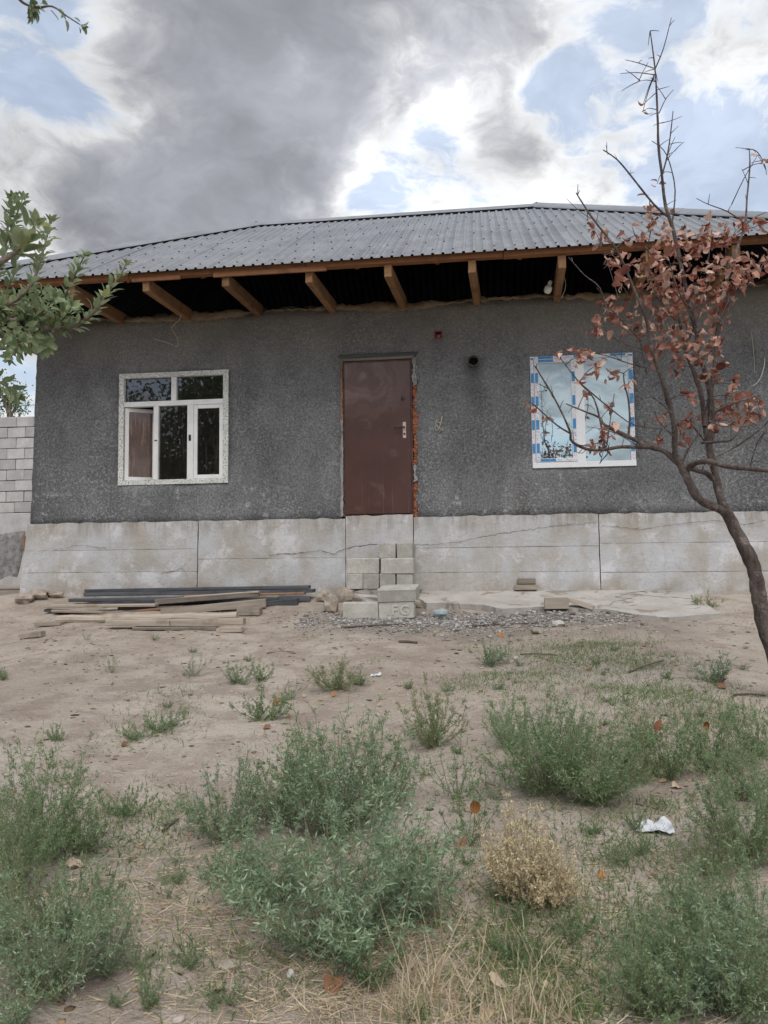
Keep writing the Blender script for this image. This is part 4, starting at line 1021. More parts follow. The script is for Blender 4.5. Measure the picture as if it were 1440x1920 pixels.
o = pebbles('gravel', X, Y, rs.gamma(1.9, .0036, len(X)).clip(.0025, .032), 'gravel', rs); tag(o, 'spread of grey gravel in front of the apron and doorstep', 'gravel', kind='stuff')
n = 5200; X = rs.uniform(-5.8, 4.4, n); Y = -.9-8.4*rs.beta(1.0, 1.1, n)
o = pebbles('clods', X, Y, rs.gamma(1.6, .0034, n).clip(.002, .020), 'clod', rs, .3, .5); tag(o, 'small earth clods and grit scattered over the bare yard', 'soil', kind='stuff')

n = 5200; X = rs.uniform(-5.8, 4.4, n); Y = -1.2-8.0*rs.beta(1.0, 1.0, n)
o = pebbles('litter', X, Y, rs.gamma(1.5, .0050, n).clip(.002, .024), 'litter', rs, .35, .22); tag(o, 'dark bits of leaf and bark litter scattered over the yard', 'litter', kind='stuff')
def blades(name, base, direc, length, width, matn, rs, tone, bend=.4, parent=None, seg=3):
    """curved grass / straw blades: base (n,3), direc (n,3) unit, length (n,), width (n,)"""
    n = len(base); up = np.array([0, 0, 1.0])
    side = np.cross(direc, rs.normal(0, 1, (n, 3))); side /= np.linalg.norm(side, axis=1)[:, None]+1e-9
    bd = np.cross(side, direc); V_ = []
    for q in range(seg+1):
        t = q/seg; c_ = base+direc*(length*t)[:, None]+bd*(length*bend*t*t)[:, None]*rs.uniform(.4, 1, n)[:, None] if q == 0 else base+direc*(length*t)[:, None]+bd*(length*bend*t*t)[:, None]
        w = (width*(1-.92*t**1.5))[:, None]; V_.append(c_-side*w); V_.append(c_+side*w)
    V_ = np.stack(V_, 1); m2 = 2*(seg+1)
    f0 = np.array([(2*q, 2*q+1, 2*q+3, 2*q+2) for q in range(seg)]); F_ = (f0[None]+(np.arange(n)*m2)[:, None, None]).reshape(-1, 4)
    return mesh_np(name, V_.reshape(-1, 3), F_, False, np.repeat(tone, m2))
# straw litter: near patches
pts = []
for (cx, cy, n, sp) in ((330, 1700, 260, .22), (480, 1760, 380, .24), (560, 1850, 320, .20), (900, 1780, 420, .22), (1010, 1740, 300, .2), (1060, 1800, 320, .18), (840, 1870, 500, .18), (1180, 1660, 220, .25), (300, 1480, 160, .4), (620, 1420, 140, .35),
                        (260, 1330, 120, .45), (520, 1270, 120, .5), (1150, 1270, 160, .6), (700, 1330, 160, .5), (1260, 1440, 160, .35), (960, 1890, 360, .14), (420, 1640, 200, .25), (1000, 1340, 100, .4), (150, 1700, 150, .2), (650, 1890, 260, .15)):
    c = gp(cx, cy); a = rs.normal(0, sp, (n, 2)); pts.append(np.stack([c.x+a[:, 0], c.y+a[:, 1]], 1))
pts = np.concatenate(pts); pts = pts[pts[:, 1] > -9.0]; n = len(pts)
pts = np.concatenate([pts, pts+rs.normal(0, .14, pts.shape), pts+rs.normal(0, .10, pts.shape), pts+rs.normal(0, .4, pts.shape)]); pts = pts[pts[:, 1] > -8.9]; n = len(pts)
base = np.stack([pts[:, 0], pts[:, 1], gz(pts[:, 0], pts[:, 1])+.004], 1); th = rs.uniform(0, 6.28, n); el = rs.normal(.10, .14, n)
dr = np.stack([np.cos(th)*np.cos(el), np.sin(th)*np.cos(el), np.sin(el)], 1)
o = link('straw', blades('straw', base, dr, rs.gamma(2.4, .018, n).clip(.012, .15), rs.uniform(.0006, .0016, n), 'straw', rs, rs.uniform(0, 1, n), .25), M['straw']); tag(o, 'dry straw and broken stalks strewn over the bare ground', 'straw', kind='stuff')
# low green mats of grass and standing grass
mats_ = [(880, 1640, 500, .20), (1150, 1540, 400, .2), (240, 1600, 400, .16), (330, 1540, 300, .16), (800, 1460, 300, .2), (1300, 1560, 400, .2), (1180, 1740, 500, .2), (1090, 1690, 300, .16), (940, 1560, 300, .16), (520, 1790, 260, .14), (360, 1690, 150, .14), (1400, 1330, 600, .3), (1350, 1390, 500, .3), (1010, 1270, 900, .20), (1050, 1220, 1100, .24), (1130, 1215, 1300, .22), (1190, 1245, 1200, .2), (1220, 1300, 1400, .24), (1300, 1330, 1300, .24), (1080, 1245, 500, .22), (910, 1275, 400, .18), (880, 1285, 300, .15), (1250, 1360, 700, .3), (1200, 1290, 500, .2), (950, 1200, 300, .25), (1180, 1205, 300, .2),
         (320, 1335, 260, .18), (250, 1385, 260, .16), (320, 1300, 120, .12), (560, 1390, 200, .15), (230, 1520, 500, .18), (270, 1560, 400, .14), (1150, 1580, 300, .16), (1200, 1590, 200, .12), (1190, 1620, 300, .12), (640, 1590, 250, .15), (180, 1240, 80, .12), (590, 1190, 80, .12), (15, 1120, 500, .3), (1230, 1510, 180, .05), (710, 1240, 90, .08),
         (1120, 1760, 500, .16), (1160, 1830, 600, .14), (930, 1775, 420, .09), (990, 1800, 420, .10), (960, 1860, 420, .10), (1060, 1880, 420, .10), (870, 1700, 300, .13), (600, 1720, 300, .15), (1240, 1720, 500, .2), (330, 1800, 120, .08), (480, 1850, 150, .10)]
B_, L_, D_, T_, W_ = [], [], [], [], []
for cx, cy, n, sp in mats_:
    if (cx, cy) == (15, 1120): c = Vector((-7.6, 1.2, float(gz(-7.6, 1.2))))
    else: c = gp(cx, cy)
    a = rs.normal(0, sp, (n, 2)); a += np.repeat(rs.normal(0, sp*.5, (n//12+1, 2)), 12, axis=0)[:n]*.8; x, y = c.x+a[:, 0], c.y+a[:, 1]
    near = cy > 1700
    el = rs.uniform(.25, 1.35, n); th = rs.uniform(0, 6.28, n)
    B_.append(np.stack([x, y, gz(x, y)-.003], 1)); D_.append(np.stack([np.cos(th)*np.cos(el), np.sin(th)*np.cos(el), np.sin(el)], 1)); L_.append(rs.uniform(.015, .055 if not near else .060, n)); T_.append(rs.beta(1.6, 1.8, n)); W_.append(rs.uniform(.0012, .0026, n))
B_ = np.concatenate(B_); ok = B_[:, 1] > -9.0
o = link('grass', blades('grass', B_[ok], np.concatenate(D_)[ok], np.concatenate(L_)[ok], np.concatenate(W_)[ok], 'grass', rs, np.concatenate(T_)[ok], .5), M['grass']); tag(o, 'low green grass mats creeping over the yard', 'grass', kind='stuff')

# ------------------------------------------------------------------ bushy weeds
def weed_meshes(seed, H_, R_, n_stem, leaf, n_br=14, n_lf=15, lean=.75, up=.55, width=.17):
    r = np.random.RandomState(seed); tubes = []; LB, LD, LL = [], [], []
    for s in range(n_stem):
        az = r.uniform(0, 6.28); rr = r.uniform(.1, 1)**.6*R_; h = H_*(1-.45*(rr/R_)**2)*r.uniform(.50, 1.12)
        b0 = np.array([r.normal(0, R_*.10), r.normal(0, R_*.10), -.01]); tip = np.array([math.cos(az)*rr, math.sin(az)*rr, h]); mid = b0*.5+tip*.5+np.array([math.cos(az), math.sin(az), 0])*rr*.16+np.array([r.normal(0, .03), r.normal(0, .03), -h*.06])*1.0
        ts = np.linspace(0, 1, 7)[:, None]; path = (1-ts)**2*b0+2*ts*(1-ts)*mid+ts**2*tip
        path[1:] += r.normal(0, H_*.012, (6, 3))
        tubes.append(tube_arrays(path, np.linspace(.0026, .0008, 7), 3))
        for k_ in range(n_br):
            t = r.uniform(.15, 1.0); p0 = (1-t)**2*b0+2*t*(1-t)*mid+t*t*tip; sd = (tip-b0)/np.linalg.norm(tip-b0)
            d = sd*up+r.normal(0, .5, 3)+np.array([math.cos(az), math.sin(az), .15])*.25; d /= np.linalg.norm(d); bl = H_*r.uniform(.06, .19)*(1.12-.6*t)
            tubes.append(tube_arrays(np.array([p0, p0+d*bl*.5+r.normal(0, .004, 3), p0+d*bl]), [.0011, .0009, .0005], 3))
            m = n_lf; tt = r.uniform(.05, 1.05, m); LB.append(p0+d*bl*tt[:, None]+r.normal(0, .002, (m, 3)))
            ld = d*.55+r.normal(0, .62, (m, 3)); ld /= np.linalg.norm(ld, axis=1)[:, None]; LD.append(ld); LL.append(leaf*r.uniform(.55, 1.35, m))
    LB = np.concatenate(LB); LD = np.concatenate(LD); LL = np.concatenate(LL); n = len(LB)
    side = np.cross(LD, r.normal(0, 1, (n, 3))); side /= np.linalg.norm(side, axis=1)[:, None]
    V_ = np.stack([LB, LB+LD*(LL*.45)[:, None]+side*(LL*width)[:, None], LB+LD*LL[:, None], LB+LD*(LL*.45)[:, None]-side*(LL*width)[:, None]], 1).reshape(-1, 3)
    F_ = np.arange(n*4).reshape(n, 4)
    hrel = np.clip(r.uniform(0, 1, n), 0, 1)
    fol = mesh_np('foliage', V_, F_, False, np.repeat(hrel, 4)); sv, sf = merge(tubes); stm = mesh_np('stems', sv, sf, False)
    return fol, stm, H_, R_
WD = {'big': [weed_meshes(100+q, .55, .36, 60, .0165, 17, 11, width=.12) for q in range(3)], 'mid': [weed_meshes(200+q, .34, .26, 44, .0135, 14, 10, width=.13) for q in range(3)],
      'small': [weed_meshes(300+q, .20, .16, 22, .0115, 10, 10) for q in range(2)], 'thin': [weed_meshes(400+q, .24, .16, 9, .012, 9, 9) for q in range(2)], 'flat': [weed_meshes(600+q, .14, .30, 20, .013, 12, 10) for q in range(2)],
      'front': [weed_meshes(700+q, .60, .40, 56, .0250, 14, 12, width=.095) for q in range(2)],
      'dry': [weed_meshes(500, .36, .20, 64, .0150, 14, 11, width=.13)]}
for kk, arr in WD.items():
    for fol, stm, _, _ in arr:
        fol.materials.append(M['dry_weed' if kk == 'dry' else 'weed_leaf']); stm.materials.append(M['straw'] if kk == 'dry' else M['weed_stem'])
rw = random.Random(77)
def weed(px, py, wpx, hpx, kind, label, group='bushy green weeds growing in the yard', mat_=None, sq=1.0):
    p = gp(px, py); dist = (p-Vector(CAM)).dot(Vector(AX[2])); w = wpx*dist/F_PX*1.12; h = hpx*dist/F_PX*1.06
    fol, stm, H_, R_ = rw.choice(WD[kind]); e = empty('weed', p); e.rotation_euler = (0, 0, rw.uniform(0, 6.28)); s = w/2/R_; e.scale = (s, s, h/H_)
    a = link('foliage', fol, parent=e); b = link('stems', stm, parent=e); tag(e, label, 'weed', group)
    if not mat_ and kind in ('big', 'mid', 'small', 'thin'): mat_ = rw.choice((None, None, 'weed_leaf_olive', 'weed_leaf_grey'))
    if mat_: a.material_slots[0].link = 'OBJECT'; a.material_slots[0].material = M[mat_]
    return e
WEEDS = [
 (640, 1790, 440, 290, 'front', 'largest grey green weed, in the foreground centre left of the dry bush', 'weed_leaf_grey'),
 (500, 1700, 250, 150, 'front', 'weed leaning out left of the largest foreground weed', 'weed_leaf_grey'),
 (780, 1730, 250, 190, 'front', 'weed growing into the right side of the largest foreground weed', 'weed_leaf_grey'),
 (690, 1850, 150, 120, 'small', 'low green weed at the front foot of the largest weed', None),
 (640, 1560, 320, 235, 'big', 'tall dense green weed directly behind the largest foreground weed', None),
 (520, 1540, 170, 150, 'mid', 'rounded weed at the left end of the centre clump', None),
 (420, 1575, 190, 160, 'mid', 'weed standing left of the centre clump on bare soil edge', None),
 (720, 1520, 140, 170, 'mid', 'upright weed at the right end of the dense centre clump', None),
 (812, 1400, 125, 125, 'mid', 'rounded lone weed on bare soil below the gravel, right of centre', None),
 (1010, 1485, 230, 190, 'big', 'left half of the wide weed clump right of centre', None),
 (1110, 1505, 230, 190, 'big', 'right half of the wide weed clump right of centre', None),
 (960, 1400, 110, 100, 'mid', 'small weed at the upper left of the wide right clump', None),
 (1250, 1460, 160, 140, 'mid', 'weed with a brown leaf caught in it, right of the wide clump', None),
 (1340, 1450, 170, 140, 'mid', 'pale green weed with an orange leaf caught in it near the right edge', None),
 (1425, 1420, 110, 110, 'mid', 'weed at the right edge level with the caught leaves', None),
 (1405, 1620, 230, 220, 'big', 'dense dark weed at the right edge beside the white paper', None),
 (1330, 1640, 120, 110, 'mid', 'low weed just below and right of the white paper', None),
 (80, 1610, 250, 230, 'big', 'tall dense weed at the left edge, upper of the left group', None),
 (20, 1680, 170, 210, 'big', 'weed at the left edge below the tall dense one', None),
 (160, 1600, 120, 100, 'mid', 'lower weed right of the tall left edge weed', None),
 (80, 1870, 300, 240, 'big', 'big soft weed in the lower left corner', None),
 (190, 1830, 150, 150, 'mid', 'weed right of the big lower left weed', None),
 (280, 1890, 80, 105, 'small', 'slim upright weed standing alone near the bottom left', None),
 (30, 1925, 150, 90, 'small', 'weed cut by the bottom left corner', 'weed_leaf_grey'),
 (1370, 1890, 330, 240, 'big', 'big soft weed in the lower right corner', None),
 (1430, 1790, 150, 200, 'mid', 'weed at the right edge above the lower right corner', None),
 (1240, 1910, 230, 210, 'big', 'weed left of the big lower right weed', None),
 (1230, 1780, 130, 130, 'thin', 'sparse weed above the lower right group', None),
 (625, 1293, 110, 62, 'mid', 'rounded weed on bare soil below the doorstep', None),
 (675, 1285, 50, 36, 'small', 'small weed touching the rounded weed below the doorstep', None),
 (490, 1352, 110, 75, 'small', 'weed with an orange leaf beside it left of centre', None),
 (545, 1312, 60, 40, 'thin', 'thin weed right of the weed with an orange leaf', None),
 (445, 1280, 70, 40, 'small', 'dark low weed left of the rounded weed below the doorstep', None),
 (490, 1276, 60, 36, 'small', 'low weed close right of the dark low weed', None),
 (365, 1268, 60, 44, 'thin', 'pale straggly weed on bare soil below the timber pile', 'weed_leaf_grey'),
 (210, 1262, 34, 36, 'thin', 'single thin dark weed on the bare left yard', None),
 (5, 1275, 30, 28, 'small', 'small weed at the far left edge of the bare yard', None),
 (915, 1248, 70, 56, 'small', 'weed with an orange leaf on top near the gravel', None),
 (955, 1246, 55, 44, 'thin', 'straw tinged weed right of the leaf topped weed near the gravel', 'weed_leaf_grey'),
 (1340, 1280, 100, 56, 'small', 'low weed near the right edge below the leaning trunk', None),
 (1327, 1144, 52, 38, 'small', 'small bushy weed at the right end of the apron', None),
 (300, 1372, 100, 40, 'flat', 'low spreading weed on the bare left yard', None),
 (265, 1385, 90, 34, 'flat', 'flat weed just left of the low spreading weed', None),
 (345, 1350, 40, 36, 'thin', 'thin weed at the right of the low spreading weed', None),
 (885, 1590, 130, 150, 'thin', 'sparse weed with an orange leaf left of the dry bush', None),
 (850, 1500, 140, 110, 'thin', 'airy weed between the centre and right clumps', None),
 (930, 1500, 110, 80, 'thin', 'airy weed at the left foot of the wide right clump', None),
 (1180, 1800, 120, 110, 'thin', 'sparse weed right of the straw patch in the foreground', None),
 (1075, 1760, 120, 60, 'flat', 'flat green weed right below the dry bush', None),
 (960, 1790, 110, 50, 'flat', 'flat dark green weed below the dry bush', None),
 (1290, 1700, 140, 60, 'flat', 'flat weed under the white paper toward the lower right', None),
 (1100, 1420, 90, 70, 'small', 'small weed behind the wide right clump', None),
 (1200, 1400, 100, 70, 'small', 'small weed between the wide clump and the leaf catching weed', None),
 (1160, 1620, 90, 40, 'flat', 'flat weed left of the white paper', None),
 (230, 1530, 120, 60, 'flat', 'flat weed right of the left edge group', None),
 (780, 1190, 30, 14, 'thin', 'wisp of green at the gravel edge below the doorstep', None),
 (208, 1285, 20, 12, 'thin', 'wisp of green on the bare left yard', None),
 (1195, 1560, 60, 50, 'flat', 'dark tuft just left of the white paper', None),
 (420, 1660, 150, 70, 'flat', 'flat weed left of the largest foreground weed', 'weed_leaf_grey'),
 (1330, 1760, 180, 170, 'big', 'tall soft weed in the right group above the lower right corner', None),
 (1270, 1830, 170, 150, 'mid', 'mid height weed in the middle of the lower right group', None),
 (1420, 1905, 200, 200, 'big', 'weed in the very corner at the lower right', None),
 (130, 1760, 180, 160, 'mid', 'mid height weed between the upper and lower left groups', None),
 (10, 1790, 160, 200, 'big', 'tall weed at the left edge in the middle of the left group', None),
 (200, 1690, 100, 70, 'flat', 'flat weed right of the left edge group lower down', None),
 (1050, 1450, 170, 150, 'mid', 'mid height weed filling the middle of the wide right clump', None),
 (1180, 1470, 120, 110, 'mid', 'weed joining the wide clump to the leaf catching weed', None),
 (1400, 1500, 130, 100, 'mid', 'weed above the dense dark weed at the right edge', None),
 (590, 1500, 160, 150, 'mid', 'upper left weed of the dense centre clump', None),
 (470, 1640, 130, 90, 'thin', 'thin weed trailing left from the largest foreground weed', 'weed_leaf_grey'),
]
for px, py, w, h, kd, lb_, mt in WEEDS: weed(px, py, w, h, kd, lb_, mat_=mt)
SPR = [(rw.uniform(60, 1400), 1200+rw.random()**1.3*260) for _ in range(46)]+[(rw.uniform(820, 1430), rw.uniform(1210, 1340)) for _ in range(26)]+[(rw.uniform(200, 480), rw.uniform(1500, 1900)) for _ in range(10)]+[(rw.uniform(840, 1200), rw.uniform(1520, 1880)) for _ in range(16)]
gc_f, gc_s, gc_t = [], [], []
def mesh_arrays(me, k_):
    co = np.empty(len(me.vertices)*3, dtype=np.float32); me.vertices.foreach_get('co', co); fi = np.empty(len(me.loops), dtype=np.int32); me.loops.foreach_get('vertex_index', fi); return co.reshape(-1, 3), fi.reshape(-1, k_)
for px, py in SPR:                              # a scatter of tiny sprigs nobody could count
    p = gp(px, py); dist = (p-Vector(CAM)).length; w_ = rw.uniform(16, 44)*(.6+(py-1200)/420)*dist/F_PX; fol, stm, H_, R_ = rw.choice(WD[rw.choice(('thin', 'flat', 'small'))]); s_ = w_/2/R_; hz = w_*rw.uniform(.35, .7)/H_; an = rw.uniform(0, 6.28)
    Rm = np.array([[math.cos(an)*s_, -math.sin(an)*s_, 0], [math.sin(an)*s_, math.cos(an)*s_, 0], [0, 0, hz]])
    V_, F_ = mesh_arrays(fol, 4); gc_f.append((V_@Rm.T+np.array(p), F_)); gc_t.append(np.repeat(rs.uniform(0, 1, len(V_)//4), 4))
    V_, F_ = mesh_arrays(stm, 4); gc_s.append((V_@Rm.T+np.array(p), F_))
V_, F_ = merge(gc_f); o = link('ground_cover', mesh_np('ground_cover', V_, F_, False, np.concatenate(gc_t)), M['weed_leaf']); tag(o, 'scatter of tiny green sprigs over the bare yard', 'ground cover', kind='stuff')
V_, F_ = merge(gc_s); so = link('stems', mesh_np('stems', V_, F_), M['weed_stem'], o); tag(so, kind='stuff')
weed(985, 1690, 165, 175, 'dry', 'dry straw coloured bush in the foreground right of centre', 'dry straw coloured bushes'); weed(1040, 1695, 100, 110, 'dry', 'lower right half of the dry straw coloured bush', 'dry straw coloured bushes')
# tall dry grass clump near the bottom
def grass_clump(name, px, py, n, spread, Lmin, Lmax, m_, label, cat='grass clump', lean=(.0, .0), width=(.0012, .0022), elv=(.9, 1.5), bend=.35):
    c = gp(px, py); r = rs; a = r.normal(0, spread, (n, 2)); x = a[:, 0]; y = a[:, 1]; zz = gz(c.x+x, c.y+y)-c.z-.004
    el = r.uniform(*elv, n); th = r.uniform(0, 6.28, n); d = np.stack([np.cos(th)*np.cos(el)+lean[0], np.sin(th)*np.cos(el)+lean[1], np.sin(el)], 1); d /= np.linalg.norm(d, axis=1)[:, None]
    me = blades(name, np.stack([x, y, zz], 1), d, r.uniform(Lmin, Lmax, n), r.uniform(*width, n), m_, r, r.uniform(0, 1, n), bend, seg=5); o = link(name, me, M[m_], loc=c); tag(o, label, cat, 'grass clumps in the foreground')
grass_clump('grass_clump', 790, 1850, 34, .035, .10, .26, 'straw', 'tall dry straw grass clump at the bottom centre')
grass_clump('grass_clump', 745, 1890, 60, .05, .05, .14, 'straw', 'dry grass clump left of the tall one at the bottom')
grass_clump('grass_clump', 870, 1900, 110, .06, .04, .12, 'straw', 'dry grass clump right of the tall one at the bottom')
grass_clump('grass_clump', 1010, 1900, 110, .05, .04, .11, 'straw', 'low dry grass clump by the fallen pale leaf at the bottom')
grass_clump('grass_clump', 970, 1800, 90, .035, .03, .08, 'grass', 'short green grass tuft below the dry bush', elv=(.7, 1.4))
grass_clump('grass_clump', 895, 1890, 50, .03, .03, .08, 'grass', 'green grass tuft between the dry clumps at the bottom', elv=(.7, 1.4))
grass_clump('grass_clump', 1090, 1900, 60, .03, .03, .08, 'grass', 'green grass tuft at the bottom right of the pale leaf', elv=(.7, 1.4))
grass_clump('grass_clump', 780, 1915, 60, .03, .03, .08, 'grass', 'green grass tuft cut by the bottom edge', elv=(.7, 1.4))
grass_clump('grass_clump', 1000, 1830, 60, .06, .05, .14, 'straw', 'sparse straw tuft in front of the green tuft below the dry bush')
for px, py, L, tx, ty, lb_ in ((832, 1780, .42, -.16, .12, 'single tall dry stalk rising left over the largest weed'), (790, 1700, .22, -.05, .1, 'short dry stalk standing beside the tall one'), (1150, 1690, .3, -.8, .3, 'dry stalk lying low right of the dry bush')):
    c = gp(px, py); e = Vector((tx, ty, 1.0 if abs(tx) < .5 else .12)).normalized()*L
    V_, F_ = tube_arrays(smooth_path([c, c+e*.5+Vector((.01, 0, .01)), c+e], 4), np.linspace(.0022, .0009, 9), 4)
    o = link('dry_stalk', mesh_np('dry_stalk', V_-np.array(c), F_, True), M['straw'], loc=c); tag(o, lb_, 'stalk', 'dry stalks in the foreground')

# ------------------------------------------------------------------ leaves
def leaf_mesh(name, L, w, fold, curl, seed, tip=1.0, nseg=6, wav=.0, round_=.0, petiole=.25):
    """leaf blade along +X with a folded midrib and curl, plus a thin petiole"""
    r = random.Random(seed); V_ = []; F_ = []
    for q in range(nseg+1):
        t = q/nseg; ww = w*.5*(math.sin(math.pi*min(1, t**(.75-.15*round_)))**(.75-.25*round_))*(1 if t < .98 else 0)+.0005
        ang = curl*t; x = L*(math.sin(ang)/curl if abs(curl) > 1e-3 else t); z = L*((math.cos(ang)-1)/curl if abs(curl) > 1e-3 else 0)
        wv_ = wav*r.uniform(-1, 1)*L
        V_ += [(x, -ww*math.cos(fold), z+ww*math.sin(fold)+wv_), (x, 0, z), (x, ww*math.cos(fold), z+ww*math.sin(fold)-wv_*.7)]
        if q: k_ = q*3; F_ += [(k_-3, k_-2, k_+1, k_), (k_-2, k_-1, k_+2, k_+1)]
    k_ = len(V_); pw = L*.014
    V_ += [(-L*petiole, -pw, .02*L), (-L*petiole, pw, .02*L), (0, pw, 0), (0, -pw, 0)]; F_.append((k_, k_+1, k_+2, k_+3))
    return mesh_np(name, V_, F_, True)
def orient(d, nrm):
    x = Vector(d).normalized(); z = Vector(nrm); z = (z-x*z.dot(x))
    if z.length < 1e-4: z = Vector((0, 0, 1)).cross(x)
    z.normalize(); y = z.cross(x); return Matrix((x, y, z)).transposed().to_4x4()
rl = random.Random(9)
FL = [leaf_mesh('fallen_leaf', 1.0, .66, .45, c_, 40+q, wav=.09, round_=.2, petiole=.3, nseg=8) for q, c_ in enumerate((.8, 1.6, -1.0, 1.2))]
for m_ in FL: m_.materials.append(M['fallen_pale'])
fall = [(1035, 1858, 48, .9, 'large pale leaf lying at the bottom right of the dry grass'), (948, 1862, 44, .8, 'pale tan leaf left of the large pale leaf at the bottom'), (915, 1898, 42, .7, 'tan leaf nearest the bottom edge in the dry grass'), (395, 1868, 44, .95, 'pale leaf on bare dirt at the bottom left of centre'),
        (625, 1840, 60, .3, 'large curled brown leaf at the foot of the largest weed'), (895, 1545, 36, .1, 'bright orange brown leaf standing in the sparse weed left of the dry bush'), (1232, 1393, 28, .15, 'brown leaf caught in the weed right of the wide clump'), (1328, 1390, 24, .3, 'orange leaf caught in the pale weed near the right edge'),
        (1260, 1480, 32, .9, 'pale leaf on bare soil above the white paper'), (1128, 1642, 26, .1, 'orange leaf on the ground right of the dry bush'), (1148, 1470, 30, .3, 'brown leaf at the foot of the wide right clump'), (515, 1330, 22, .2, 'orange leaf standing by the weed left of centre'), (508, 1366, 24, .0, 'dark red brown leaf below the weed left of centre'),
        (942, 1206, 16, .05, 'orange leaf on top of the weed near the gravel'), (122, 1628, 36, .6, 'tan leaf on the ground among the left edge weeds'), (1300, 1500, 26, .5, 'faded leaf right of the pale leaf above the paper'), (1345, 1290, 24, .3, 'brown leaf under the low right weed'), (1352, 1282, 20, .2, 'second brown leaf right of the low right weed'),
        (622, 1308, 14, .3, 'tiny orange leaf below the rounded weed'), (535, 1345, 18, .2, 'small brown leaf right of the orange leaf left of centre'), (708, 1325, 14, .9, 'small pale leaf on the bare soil centre'), (465, 1618, 34, .95, 'crumpled pale leaf left of the largest weed'), (1100, 1258, 16, .2, 'small brown leaf in the grass mats'), (240, 1398, 22, .3, 'brown leaf below the flat left weed'),
        (1250, 1470, 20, .4, 'small faded leaf beside the pale leaf above the paper'), (860, 1600, 30, .2, 'brown leaf under the sparse weed left of the dry bush'), (280, 1802, 30, .8, 'pale dry leaf in the straw at the lower left'), (1010, 1235, 14, .3, 'tiny brown leaf in the grass near the gravel'), (570, 1310, 12, .5, 'tiny tan leaf left of the rounded weed')]
LIFT = {(895, 1545): .10, (1232, 1393): .16, (1328, 1390): .14, (515, 1330): .05, (942, 1206): .15, (1148, 1470): .03}
for px, py, wpx, tone, lb_ in fall:
    p = gp(px, py+ (LIFT.get((px, py), 0)*F_PX/ max(2.5, (gp(px, py)-Vector(CAM)).length))*.9); dist = (p-Vector(CAM)).length; s = wpx*dist/F_PX*.85
    o = link('fallen_leaf', rl.choice(FL)); o.scale = (s, s, s); lift_ = LIFT.get((px, py), 0)
    a = rl.uniform(0, 6.28); o.matrix_world = Matrix.Translation(p+Vector((0, 0, .012+lift_))) @ (orient((math.cos(a), math.sin(a), rl.uniform(.0, .25)), (rl.uniform(-.3, .3), rl.uniform(-.5, -.1), 1)) if not lift_ else orient((rl.uniform(-.6, .6), .1, 1), (rl.uniform(-.3, .3), -1, .3))) @ Matrix.Diagonal((s, s, s, 1))
    o.material_slots[0].link = 'OBJECT'; o.material_slots[0].material = M['fallen_orange' if 'orange' in lb_ else 'fallen_brown' if 'brown' in lb_ else 'fallen_pale']
    tag(o, lb_, 'leaf', 'fallen leaves on the yard')
# crumpled paper
def paper(px, py, wpx, label, seed):
    p = gp(px, py); s = wpx*(p-Vector(CAM)).length/F_PX; r = np.random.RandomState(seed); n = 15
    u, v = np.meshgrid(np.linspace(-.5, .5, n), np.linspace(-.35, .35, n)); z = np.zeros_like(u)
    for _ in range(12):
        a, ph, f_ = r.uniform(0, 6.28), r.uniform(0, 6.28), r.uniform(3, 12); z += .05*np.abs(np.sin(f_*(u*math.cos(a)+v*math.sin(a))+ph))*r.uniform(.4, 1)
    z += .25*np.maximum(0, v-.05)*(1+np.sin(9*u)); u2 = u*(1-.25*np.sin(4*v))+r.normal(0, .012, u.shape); v2 = v+.12*np.sin(5*u)+r.normal(0, .012, u.shape)
    msk = np.abs(u)*1.0+np.abs(v)*.5 < .56
    V_ = np.stack([u2*s, v2*s, (z-z.min())*s], -1).reshape(-1, 3); F_ = [(b*n+a, b*n+a+1, b*n+n+a+1, b*n+n+a) for b in range(n-1) for a in range(n-1) if msk[b, a]]
    o = link('paper', mesh_np('paper', V_, F_), M['paper'], loc=p+Vector((0, 0, .004)), rot=(.15, 0, -.5)); tag(o, label, 'paper', 'scraps of white paper')
paper(1230, 1556, 54, 'crumpled white paper lying on the ground at the right', 3); paper(706, 1268, 18, 'small white scrap beside the rounded weed below the doorstep', 5)
# fallen twigs
GTW = 'fallen twigs on the yard'
for a, b, r_, lb_ in (((748, 1205), (782, 1207), .018, 'short dark stick on the ground below the doorstep'), ((975, 1228), (1045, 1230), .007, 'long dark twig lying in the grass right of the leaf topped weed'), ((1180, 1262), (1245, 1240), .006, 'thin twig slanting in the grass mats at the right'), ((1375, 1305), (1436, 1306), .008, 'dark twig at the right edge below the trunk'),
                      ((305, 1562), (335, 1540), .007, 'short twig on bare soil left of the centre clump'), ((500, 1226), (550, 1224), .006, 'thin twig on bare soil right below the timber pile'), ((640, 1178), (760, 1172), .012, 'thin weathered stick half buried in the gravel before the doorstep'), ((870, 1176), (1010, 1170), .010, 'brown stick lying across the gravel')):
    A, B = gp(*a), gp(*b); m_ = (A+B)/2+Vector((0, .01, .012)); V_, F_ = tube_arrays(smooth_path([A+Vector((0, 0, .006)), m_, B+Vector((0, 0, .008))], 4), np.linspace(r_, r_*.6, 9), 6)
    o = link('twig', mesh_np('twig', V_-np.array(A), F_, True), M['twig'], loc=A); tag(o, lb_, 'twig', GTW)

